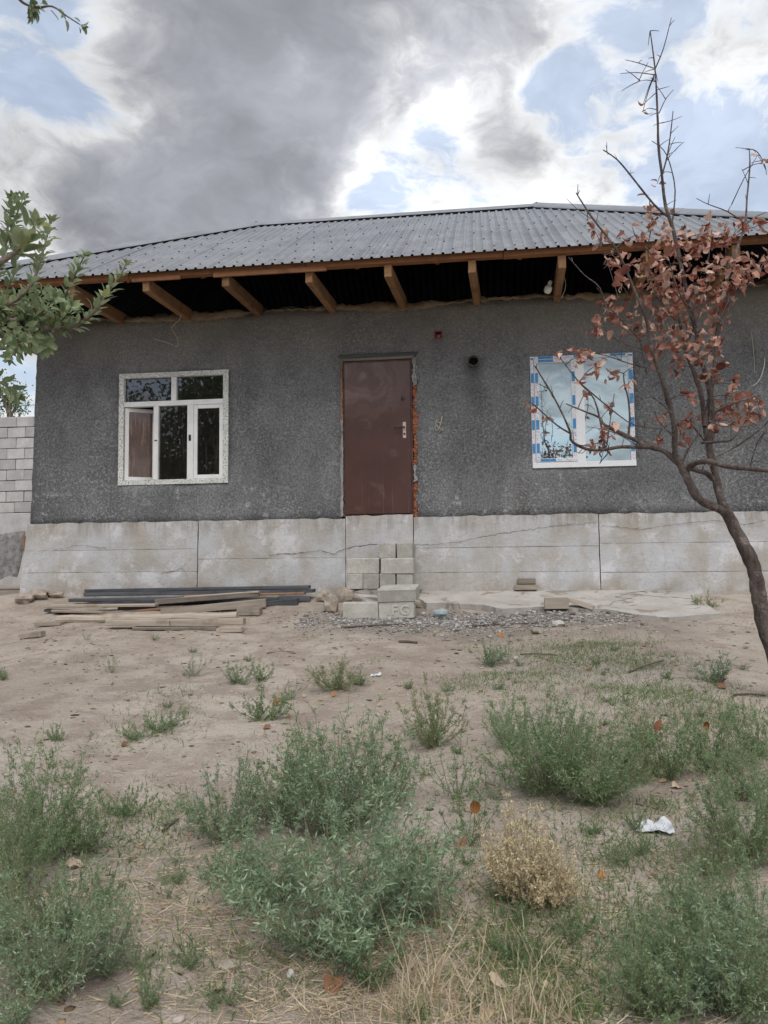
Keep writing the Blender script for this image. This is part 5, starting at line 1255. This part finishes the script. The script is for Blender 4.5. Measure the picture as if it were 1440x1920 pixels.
# ------------------------------------------------------------------ tree with withered leaves, right
TY = -4.55
base_px = (1480, 1335)
class Tree:
    def __init__(s, name, org, label, cat='tree'):
        s.e = empty(name, org); s.o = Vector(org); tag(s.e, label, cat); s.paths = []; s.tw = []
    def limb(s, name, pts, radii, m_, sides=8, n=5):
        Pp = smooth_path(pts, n); r0 = np.interp(np.linspace(0, len(radii)-1, len(Pp)), np.arange(len(radii)), radii)
        r0 = r0*(1+.03*np.sin(np.arange(len(Pp))*.9)+.05*np.sin(np.arange(len(Pp))*.37+1)); V_, F_ = tube_arrays(Pp, r0, sides); s.paths.append((Pp, r0))
        c_ = np.repeat(np.array([tuple(p) for p in Pp]), sides, axis=0); th = np.tile(np.arange(sides)*2*math.pi/sides, len(Pp)); ii = np.repeat(np.arange(len(Pp)), sides); V_ = c_+(V_-c_)*(1+.07*np.sin(2*th+.8*ii)+.05*np.sin(3*th-1.7*ii+1)+npr.uniform(-.05, .05, len(th)))[:, None]
        o = link(name, mesh_np(name, V_-np.array(s.o), F_, True), M[m_], s.e); return Pp
    def twig(s, pts, r_):
        Pp = smooth_path(pts, 3); s.tw.append(tube_arrays(Pp, np.linspace(r_, r_*.45, len(Pp)), 5)); s.paths.append((Pp, np.linspace(r_, r_*.45, len(Pp))))
        return Pp
    def flush(s, name, m_):
        if not s.tw: return
        V_, F_ = merge(s.tw); o = link(name, mesh_np(name, V_-np.array(s.o), F_, True), M[m_], s.e); tag(o, kind='stuff'); s.tw = []
dead = Tree('withered_tree', at(base_px[0], base_px[1], TY), 'leaning young tree with withered red brown leaves in front of the right window')
dead.o.z = float(gz(dead.o.x, TY)); dead.e.location = dead.o
rt = random.Random(14)
def A3(lst, y0, y1):
    n = len(lst); return [at(x, y, y0+(y1-y0)*q/max(1, n-1)) for q, (x, y) in enumerate(lst)]
PXM = 5.0/F_PX; THK = .88
tr = A3([(1440, 1189), (1428, 1141), (1421, 1106), (1415, 1071), (1403, 1040), (1381, 998), (1364, 962)], TY, TY)
dead.limb('trunk', [dead.o+Vector((0, 0, -.08)), dead.o+Vector((-.02, 0, .12))]+[at(1462, 1262, TY)]+tr, [19*PXM, 16*PXM, 15*PXM, 14.4*PXM, 14*PXM, 13.2*PXM, 13.4*PXM, 12*PXM, 12*PXM, 10.8*PXM, 11*PXM], 'dead_bark', 12)
def limb(lst, r0, r1, y0=TY, y1=TY, sides=7, name='branch'):
    return dead.limb(name, A3(lst, y0, y1), [r0*PXM*THK, (r0+r1)*.5*PXM*THK, r1*PXM*THK], 'dead_bark', sides)
limb([(1366, 966), (1353, 957), (1322, 943), (1306, 931), (1294, 908), (1284, 887), (1273, 866)], 9.5, 8, TY, TY-.05)
limb([(1273, 868), (1265, 842), (1265, 807), (1259, 773), (1248, 735), (1236, 696), (1222, 655), (1212, 600), (1190, 545), (1157, 470), (1113, 412), (1091, 379), (1080, 361)], 6.5, 1.0, TY-.05, TY-.35)
limb([(1275, 870), (1245, 846), (1218, 838), (1180, 820), (1134, 797), (1124, 783), (1100, 773), (1061, 757)], 6.5, 1.2, TY-.05, TY+.25)
limb([(1218, 838), (1166, 838), (1131, 843), (1100, 842), (1072, 827), (1068, 807), (1044, 755), (1009, 696), (1002, 686)], 4.5, 1.0, TY+.0, TY-.35)
limb([(1287, 882), (1305, 868), (1332, 866), (1357, 873), (1391, 877), (1440, 882), (1480, 884)], 6, 4.5, TY-.04, TY-.55)
limb([(1366, 966), (1350, 932), (1343, 898), (1339, 877), (1329, 835), (1322, 794), (1315, 742), (1301, 696), (1287, 662), (1278, 620), (1262, 560), (1230, 490), (1190, 440)], 9.5, 1.5, TY, TY+.30)
limb([(1331, 832), (1336, 776), (1329, 724), (1315, 672), (1305, 620), (1292, 569), (1277, 496), (1262, 430), (1248, 386), (1241, 328), (1235, 277), (1233, 219), (1230, 153), (1226, 109), (1219, 58)], 6.5, 1.0, TY, TY-.25)
limb([(1322, 800), (1338, 700), (1348, 600), (1365, 518), (1383, 463), (1397, 419), (1401, 368), (1406, 313), (1405, 281)], 5, 1.0, TY, TY+.45)
limb([(1346, 905), (1325, 888), (1300, 880), (1290, 872)], 6, 5, TY+.06, TY+.03)
small = [([(1070, 813), (1044, 797), (1009, 766), (995, 755)], 2.2, -.2), ([(1134, 842), (1129, 807), (1114, 748), (1086, 717), (1051, 672)], 2.6, .0), ([(1086, 717), (1148, 769), (1190, 797), (1242, 804)], 1.8, .1), ([(1136, 842), (1140, 849), (1131, 860), (1124, 870)], 1.8, -.1),
         ([(1178, 816), (1181, 787), (1178, 748), (1171, 721), (1169, 700)], 2.8, .15), ([(1138, 835), (1145, 783), (1152, 738)], 1.6, .0), ([(1277, 872), (1291, 842), (1315, 804)], 3.2, -.1), ([(1315, 830), (1346, 828), (1371, 825), (1388, 804)], 3.4, -.2), ([(1343, 855), (1384, 835), (1426, 804), (1440, 790)], 2.6, -.3),
         ([(1332, 787), (1350, 766), (1388, 752), (1426, 741)], 2.8, -.2), ([(1405, 880), (1420, 830), (1438, 806)], 1.6, -.4), ([(1262, 780), (1244, 760), (1222, 745), (1206, 748)], 1.4, -.1), ([(1255, 408), (1226, 383), (1182, 328), (1157, 299), (1131, 281)], 2.8, -.05), ([(1241, 330), (1252, 288), (1259, 237), (1262, 208)], 2.0, -.2),
         ([(1261, 415), (1266, 357), (1257, 310), (1244, 281), (1222, 264)], 1.8, .1), ([(1228, 130), (1244, 91), (1259, 33)], 1.6, -.2), ([(1226, 128), (1197, 118), (1172, 112)], 1.2, -.2), ([(1227, 140), (1193, 136), (1163, 138)], 1.2, -.1), ([(1228, 153), (1212, 150), (1197, 153)], 1.0, -.25),
         ([(1229, 175), (1212, 190), (1206, 197)], 1.0, -.2), ([(1233, 206), (1216, 203), (1203, 210)], 1.0, -.2), ([(1236, 212), (1248, 186), (1263, 168)], 1.2, -.2), ([(1233, 168), (1255, 162)], 1.0, -.2), ([(1243, 230), (1259, 226), (1279, 218)], 1.0, -.2), ([(1258, 250), (1272, 236)], .9, -.2), ([(1252, 290), (1264, 284)], .9, -.2),
         ([(1399, 279), (1419, 284), (1434, 310), (1437, 328)], 1.4, .45), ([(1397, 419), (1365, 397), (1328, 383), (1306, 372)], 1.8, .4), ([(1397, 422), (1420, 405), (1438, 398)], 1.8, .45), ([(1204, 640), (1165, 600), (1140, 580), (1120, 615)], 1.8, -.1), ([(1140, 590), (1125, 540), (1095, 515), (1066, 482)], 1.8, .2), ([(1090, 510), (1078, 495)], .9, .2),
         ([(1212, 690), (1175, 680), (1140, 668), (1075, 652)], 1.6, .1), ([(1205, 655), (1160, 640), (1130, 612)], 1.3, -.05), ([(1160, 560), (1145, 510), (1135, 478)], 1.2, .1), ([(1300, 680), (1340, 650), (1350, 600)], 2.0, -.3), ([(1290, 640), (1320, 560), (1330, 470), (1335, 430)], 2.2, .2), ([(1350, 600), (1390, 550), (1425, 505), (1440, 480)], 2.2, .2),
         ([(1265, 600), (1225, 540), (1215, 470), (1222, 420), (1218, 378)], 1.8, .1), ([(1300, 600), (1270, 540), (1255, 490)], 2.0, -.3), ([(1345, 620), (1365, 560), (1360, 500), (1362, 440)], 1.8, .1), ([(1108, 410), (1082, 392), (1062, 372)], .9, -.35), ([(1118, 420), (1122, 395)], .8, -.35), ([(1212, 700), (1200, 640), (1180, 560)], 1.6, .2), ([(1265, 820), (1235, 790), (1228, 770)], 1.4, -.2),
         ([(1330, 840), (1300, 800), (1285, 790)], 1.8, .2), ([(1200, 838), (1160, 815), (1130, 805), (1100, 800)], 1.2, -.2), ([(1100, 842), (1090, 850), (1076, 846)], 1.0, -.2), ([(1330, 790), (1360, 800), (1380, 790)], 1.6, -.3), ([(1180, 328), (1183, 318)], .8, -.05), ([(1140, 290), (1136, 272)], .8, -.05), ([(1160, 303), (1152, 288)], .7, -.05)]
for lst, r0, dy in small: dead.twig(A3(lst, TY+dy*.6, TY+dy), r0*PXM*.85)
# random fine spur twigs
allp = [(p, r) for Pp, rr in dead.paths for p, r in zip(Pp, rr) if r < 4*PXM]
for _ in range(150):
    p, r = rt.choice(allp); d = Vector((rt.gauss(0, 1), rt.gauss(0, .8), rt.gauss(.35, .7))).normalized()*rt.uniform(.03, .12); dead.twig([p, p+d*.5+Vector((0, 0, .004)), p+d], .9*PXM)
DL = [leaf_mesh('leaf', 1.0, w_, f_, c_, 60+q, wav=.10, round_=.5, petiole=.28, nseg=7) for q, (c_, f_, w_) in enumerate(((.6, .5, .7), (1.8, .8, .62), (-1.2, .9, .6), (2.6, .6, .7), (.9, 1.1, .72), (-2.0, .5, .66), (1.4, 1.2, .55), (.3, .35, .78)))]
for m_ in DL: m_.materials.append(M['dead_leaf'])
CL = [(1218, 390, 7, 10), (1226, 425, 8, 12), (1195, 440, 8, 14), (1265, 450, 13, 20), (1292, 465, 9, 14), (1250, 490, 20, 28), (1215, 510, 14, 20), (1280, 500, 16, 22), (1312, 455, 8, 14), (1330, 438, 9, 14), (1160, 480, 7, 13), (1145, 492, 5, 8), (1182, 502, 8, 15), (1165, 535, 5, 10), (1240, 540, 22, 26), (1275, 560, 18, 24), (1310, 540, 15, 20), (1335, 530, 13, 18), (1215, 560, 13, 18), (1250, 590, 22, 24), (1235, 622, 13, 18), (1285, 610, 16, 20),
      (1140, 580, 9, 13), (1160, 592, 9, 13), (1120, 615, 8, 11), (1345, 560, 12, 16), (1360, 510, 12, 17), (1385, 530, 11, 15), (1400, 510, 8, 12), (1420, 505, 8, 12), (1435, 480, 6, 8), (1390, 490, 7, 11), (1360, 440, 8, 12), (1380, 432, 8, 11), (1425, 422, 6, 9), (1342, 482, 8, 12), (1348, 600, 9, 12), (1330, 640, 11, 14), (1310, 670, 9, 13), (1340, 662, 7, 10), (1355, 690, 5, 8), (1290, 650, 12, 16), (1262, 650, 9, 13),
      (1200, 620, 7, 12), (1225, 652, 7, 11), (1270, 692, 7, 11), (1100, 675, 8, 11), (1116, 686, 6, 9), (1085, 672, 5, 7), (1048, 665, 2, 5), (1075, 650, 2, 4), (1145, 702, 5, 9), (1175, 722, 3, 6), (1086, 717, 2, 4), (1145, 766, 3, 5), (1100, 735, 2, 4), (1128, 832, 8, 10), (1110, 836, 5, 8), (1138, 812, 3, 5), (1025, 788, 2, 4), (1000, 762, 2, 4), (1232, 828, 5, 9), (1243, 782, 3, 5),
      (1280, 796, 9, 12), (1300, 782, 6, 9), (1350, 770, 10, 12), (1380, 746, 10, 13), (1402, 752, 10, 13), (1370, 790, 6, 10), (1425, 770, 6, 10), (1405, 786, 5, 8), (1330, 702, 4, 7), (1375, 722, 4, 7), (1340, 802, 4, 7), (1290, 742, 4, 7), (1113, 430, 5, 7), (1130, 445, 5, 7), (1437, 305, 3, 4), (1420, 292, 1, 2), (1206, 196, 1, 1), (1205, 210, 1, 1), (1330, 866, 3, 4), (1150, 800, 3, 5), (1232, 345, 2, 3)]
ptsA = np.array([tuple(p) for Pp, rr in dead.paths for p in Pp]); leaves = []
for cx, cy, n, sp in CL:
    dyc = rt.uniform(-.30, .28)
    c = at(cx, cy, TY+dyc); q = ptsA[np.argmin(((ptsA-np.array(c))**2).sum(1)+.3*np.maximum(0, ptsA[:, 2]-c.z)**2)]; q = Vector(q)
    if (c-q).length > .02: dead.twig([q, q.lerp(c, .5)+Vector((0, 0, .015)), c], 1.1*PXM)
    for _ in range(int(n*1.75)):
        p = c+Vector((rt.gauss(0, sp*PXM*.8), rt.gauss(0, sp*PXM*1.0), rt.gauss(0, sp*PXM*.85))); d = Vector((rt.gauss(0, .7), rt.gauss(0, .7), -rt.uniform(.0, 1.3)+.25)); nn = Vector((rt.gauss(0, .8), rt.gauss(-.6, .8), rt.gauss(.3, .7)))
        leaves.append((p, d, nn, rt.uniform(.042, .074)))
dead.flush('twigs', 'dead_bark')
def place_leaves(tree, leaves, meshes, limit, crown_mat, name='leaf'):
    leaves = sorted(leaves, key=lambda l: -l[3]/max(.5, (l[0]-Vector(CAM)).length)); rest = []
    for q, (p, d, nn, s) in enumerate(leaves):
        me = meshes[q % len(meshes)]; mw = Matrix.Translation(p) @ orient(d, nn) @ Matrix.Diagonal((s, s, s, 1))
        if q < limit:
            o = link(name, me, parent=tree.e); o.matrix_local = Matrix.Translation(-tree.o) @ mw
        else: rest.append((me, mw))
    if rest:
        Vs, Fs, Ts, k_ = [], [], [], 0; cache = {}
        for me, mw in rest:
            if me.name not in cache:
                co = np.empty(len(me.vertices)*3, dtype=np.float32); me.vertices.foreach_get('co', co); fi = np.empty(len(me.loops), dtype=np.int32); me.loops.foreach_get('vertex_index', fi); cache[me.name] = (co.reshape(-1, 3), fi.reshape(-1, 4))
            co, fi = cache[me.name]; m_ = np.array(mw); Vs.append(co@m_[:3, :3].T+m_[:3, 3]-np.array(tree.o)); Fs.append(fi+k_); k_ += len(co); Ts.append(np.full(len(co), rt.random()))
        o = link('crown', mesh_np('crown', np.concatenate(Vs), np.concatenate(Fs), True, np.concatenate(Ts)), M[crown_mat], tree.e); tag(o, kind='stuff')
place_leaves(dead, leaves, DL, 300, 'dead_crown')

# ------------------------------------------------------------------ apple tree, left (trunk just outside the picture)
AY = -5.5
tb = at(-330, 1000, AY-.3); tb.z = float(gz(tb.x, tb.y))
apple = Tree('apple_tree', tb, 'leafy green apple tree whose branches reach in at the left edge')
fork = at(-300, 760, AY-.3)
apple.limb('trunk', [tb+Vector((0, 0, -.08)), tb+Vector((.02, 0, .35)), tb.lerp(fork, .6)+Vector((.03, .02, 0)), fork], [.085, .07, .062, .058], 'apple_bark', 12)
def abr(lst, r0, r1, y0=AY, y1=AY, pre=None):
    pts = A3(lst, y0, y1); pts = ([pre]+pts) if pre else pts
    return apple.limb('branch', pts, [r0, (r0+r1)/2, r1], 'apple_bark', 7, 4)
rp = random.Random(4); aleaves = []
def leaves_on(path, t0, step, s0, s1, droop=0.0, dens=1):
    L = 0; ang = rp.uniform(0, 6.28); n = len(path)
    acc = 0
    for q in range(1, n):
        seg_ = path[q]-path[q-1]; acc += seg_.length
        if q/n < t0: continue
        while acc > step:
            acc -= step; ang += 2.4; T = seg_.normalized(); u = T.orthogonal().normalized(); w = T.cross(u); out = u*math.cos(ang)+w*math.sin(ang)
            tt = q/n; d = out*rp.uniform(.6, 1.0)+T*(.55+.7*tt)+Vector((0, 0, .30-droop)); p = path[q]-seg_*rp.random()+out*.010
            s = rp.uniform(s0, s1)*(1 if tt < .85 else .8); aleaves.append((p+d.normalized()*s*.22, d, T*.9+out*-.25+Vector((0, -.35, .55)), s))
    for k_ in range(6):                        # terminal rosette
        a = k_*1.05; T = (path[-1]-path[-3]).normalized(); u = T.orthogonal().normalized(); w = T.cross(u); out = u*math.cos(a)+w*math.sin(a); d = T*1.0+out*.55; s = rp.uniform(s0, s1)*.75; aleaves.append((path[-1]+d.normalized()*s*.2, d, -out+T*.3, s))
brs = [([(-120, 640), (-40, 610), (12, 600), (52, 608), (94, 617), (125, 616), (154, 604), (179, 581), (194, 560), (210, 537), (225, 518), (235, 498)], .022, .004, AY-.1, AY, .30, fork),
       ([(98, 617), (112, 585), (119, 560), (133, 533), (146, 504), (157, 482)], .008, .003, AY, AY-.12, .05, None), ([(-130, 620), (-40, 590), (21, 568), (48, 547), (65, 522), (78, 480), (88, 445), (94, 418)], .018, .003, AY-.25, AY-.1, .30, fork),
       ([(-110, 620), (-40, 560), (0, 500), (12, 440), (20, 395), (23, 372)], .016, .003, AY-.1, AY+.1, .35, fork), ([(8, 470), (24, 420), (36, 390), (42, 374)], .006, .003, AY+.05, AY+.15, .05, None), ([(-30, 612), (12, 618), (35, 640), (22, 668)], .007, .003, AY-.15, AY-.3, .1, None),
       ([(50, 610), (66, 625), (78, 640), (87, 652)], .006, .003, AY, AY-.1, .05, None), ([(30, 603), (50, 585), (66, 565), (84, 548)], .007, .003, AY, AY+.15, .05, None), ([(100, 616), (112, 606), (128, 585), (134, 575)], .005, .003, AY, AY-.15, .1, None), ([(-60, 680), (-20, 710), (10, 722), (30, 738)], .007, .003, AY-.2, AY-.2, .1, None),
       ([(-80, 630), (-30, 640), (0, 655), (20, 650), (40, 640)], .008, .003, AY-.1, AY-.25, .15, None), ([(-30, 605), (0, 570), (15, 540), (28, 510), (30, 480)], .008, .003, AY+.1, AY+.2, .1, None), ([(60, 611), (75, 590), (90, 575), (100, 560)], .006, .003, AY, AY-.2, .1, None), ([(20, 602), (40, 612), (60, 632), (52, 650)], .006, .003, AY-.1, AY-.2, .15, None), ([(0, 596), (30, 590), (50, 565), (60, 540)], .006, .003, AY+.12, AY+.25, .1, None)]
for lst, r0, r1, y0, y1, t0, pre in brs:
    pth = abr(lst, r0, r1, y0, y1, pre); leaves_on(pth, t0, .0105, .052, .078, droop=.25 if lst[-1][1] > lst[0][1]+20 else 0)
AL = [leaf_mesh('leaf', 1.0, w_, .30, c_, 80+q, wav=.02, petiole=.22) for q, (c_, w_) in enumerate(((.4, .50), (.8, .46), (.2, .54), (1.1, .50)))]
for m_ in AL: m_.materials.append(M['apple_leaf'])
# out of focus near shoot and the sprig hanging in at the top
n1p = abr([(-160, 620), (-60, 540), (0, 492), (30, 472), (52, 448), (64, 425)], .010, .0035, -8.05, -7.95); ln = len(aleaves); leaves_on(n1p, .55, .017, .040, .060)
n2p = abr([(-200, -120), (-60, -60), (20, -15), (45, 6), (70, 14), (98, 12), (125, 30), (150, 46)], .008, .002, -7.0, -6.9); leaves_on(n2p, .45, .028, .036, .052, droop=1.0)
# keep the tree in one piece: limbs from the fork toward those two shoots
apple.limb('branch', [fork, at(-330, 640, -6.8), at(-300, 640, -7.6), at(-160, 620, -8.05)], [.03, .022, .012, .010], 'apple_bark', 7, 4)
apple.limb('branch', [fork, at(-330, 400, -6.1), at(-330, 50, -6.7), at(-200, -120, -7.0)], [.035, .025, .012, .008], 'apple_bark', 7, 4)
place_leaves(apple, aleaves, AL, 300, 'apple_crown')

# ------------------------------------------------------------------ other trees: beyond the garden wall, and the orchard the windows reflect
def far_tree(name, x, y, hgt, cr, label, n=5200, leaf=.09, seed=1, trunk_r=.11, group=None, crown_h=None):
    r = np.random.RandomState(seed); zb = float(gz(x, y)); t = Tree(name, Vector((x, y, zb)), label); 
    top = Vector((x+r.normal(0, .15), y+r.normal(0, .15), zb+hgt*.92)); t.limb('trunk', [Vector((x, y, zb-.05)), Vector((x+.08, y, zb+hgt*.4)), top], [trunk_r, trunk_r*.7, trunk_r*.2], 'apple_bark', 8)
    cs = []; ch = crown_h or hgt*.66; nb = 16
    for q in range(nb):
        a = r.uniform(0, 6.28); h = r.uniform(0, 1); rr = cr*(1-.55*abs(h-.42)*1.6)*r.uniform(.55, 1); st_ = Vector((x, y, zb+hgt-ch+ch*h*.75)); en = Vector((x+math.cos(a)*rr, y+math.sin(a)*rr, zb+hgt-ch+ch*h)); t.limb('branch', [st_, st_.lerp(en, .5)+Vector((0, 0, .08)), en], [trunk_r*.35, trunk_r*.2, trunk_r*.08], 'apple_bark', 5, 3)
        for k_ in range(5): cs.append((np.array(st_.lerp(en, r.uniform(.35, 1.08)))+r.normal(0, cr*.10, 3), cr*r.uniform(.10, .22)))
    m = n//len(cs); Ls = []
    for c, s in cs: Ls.append(c+r.normal(0, s, (m, 3)))
    B = np.concatenate(Ls); n = len(B); D = r.normal(0, 1, (n, 3)); D[:, 2] -= .3; D /= np.linalg.norm(D, axis=1)[:, None]; sd = np.cross(D, r.normal(0, 1, (n, 3))); sd /= np.linalg.norm(sd, axis=1)[:, None]; l_ = leaf*r.uniform(.6, 1.3, n)
    V_ = np.stack([B, B+D*(l_*.5)[:, None]+sd*(l_*.26)[:, None], B+D*l_[:, None], B+D*(l_*.5)[:, None]-sd*(l_*.26)[:, None]], 1).reshape(-1, 3)-np.array(t.o)
    o = link('crown', mesh_np('crown', V_, np.arange(n*4).reshape(n, 4), False, np.repeat(r.uniform(0, 1, n), 4)), M['far_leaf'], t.e)
    if group: t.e['group'] = group
    return t
pt = at(40, 745, 9.0); far_tree('tree', pt.x-.35, 9.0, pt.z+.35, 1.0, 'green tree showing above the block wall beside the house corner', 4200, .08, 5)
far_tree('tree', -8.2, -11.2, 6.6, 2.5, 'tall leafy orchard tree reflected in the upper left window', 12000, .17, 6, .14, 'orchard trees behind the viewer')
far_tree('tree', -6.4, -14.0, 7.2, 2.4, 'second orchard tree reflected in the left window', 10000, .17, 7, .14, 'orchard trees behind the viewer')
far_tree('tree', -10.8, -12.5, 7.0, 2.5, 'orchard tree reflected at the edge of the left window', 10000, .17, 8, .14, 'orchard trees behind the viewer')
far_tree('tree', 1.9, -20.5, 5.9, 1.5, 'smaller tree reflected low in the right window', 4000, .11, 9, .10, 'orchard trees behind the viewer')
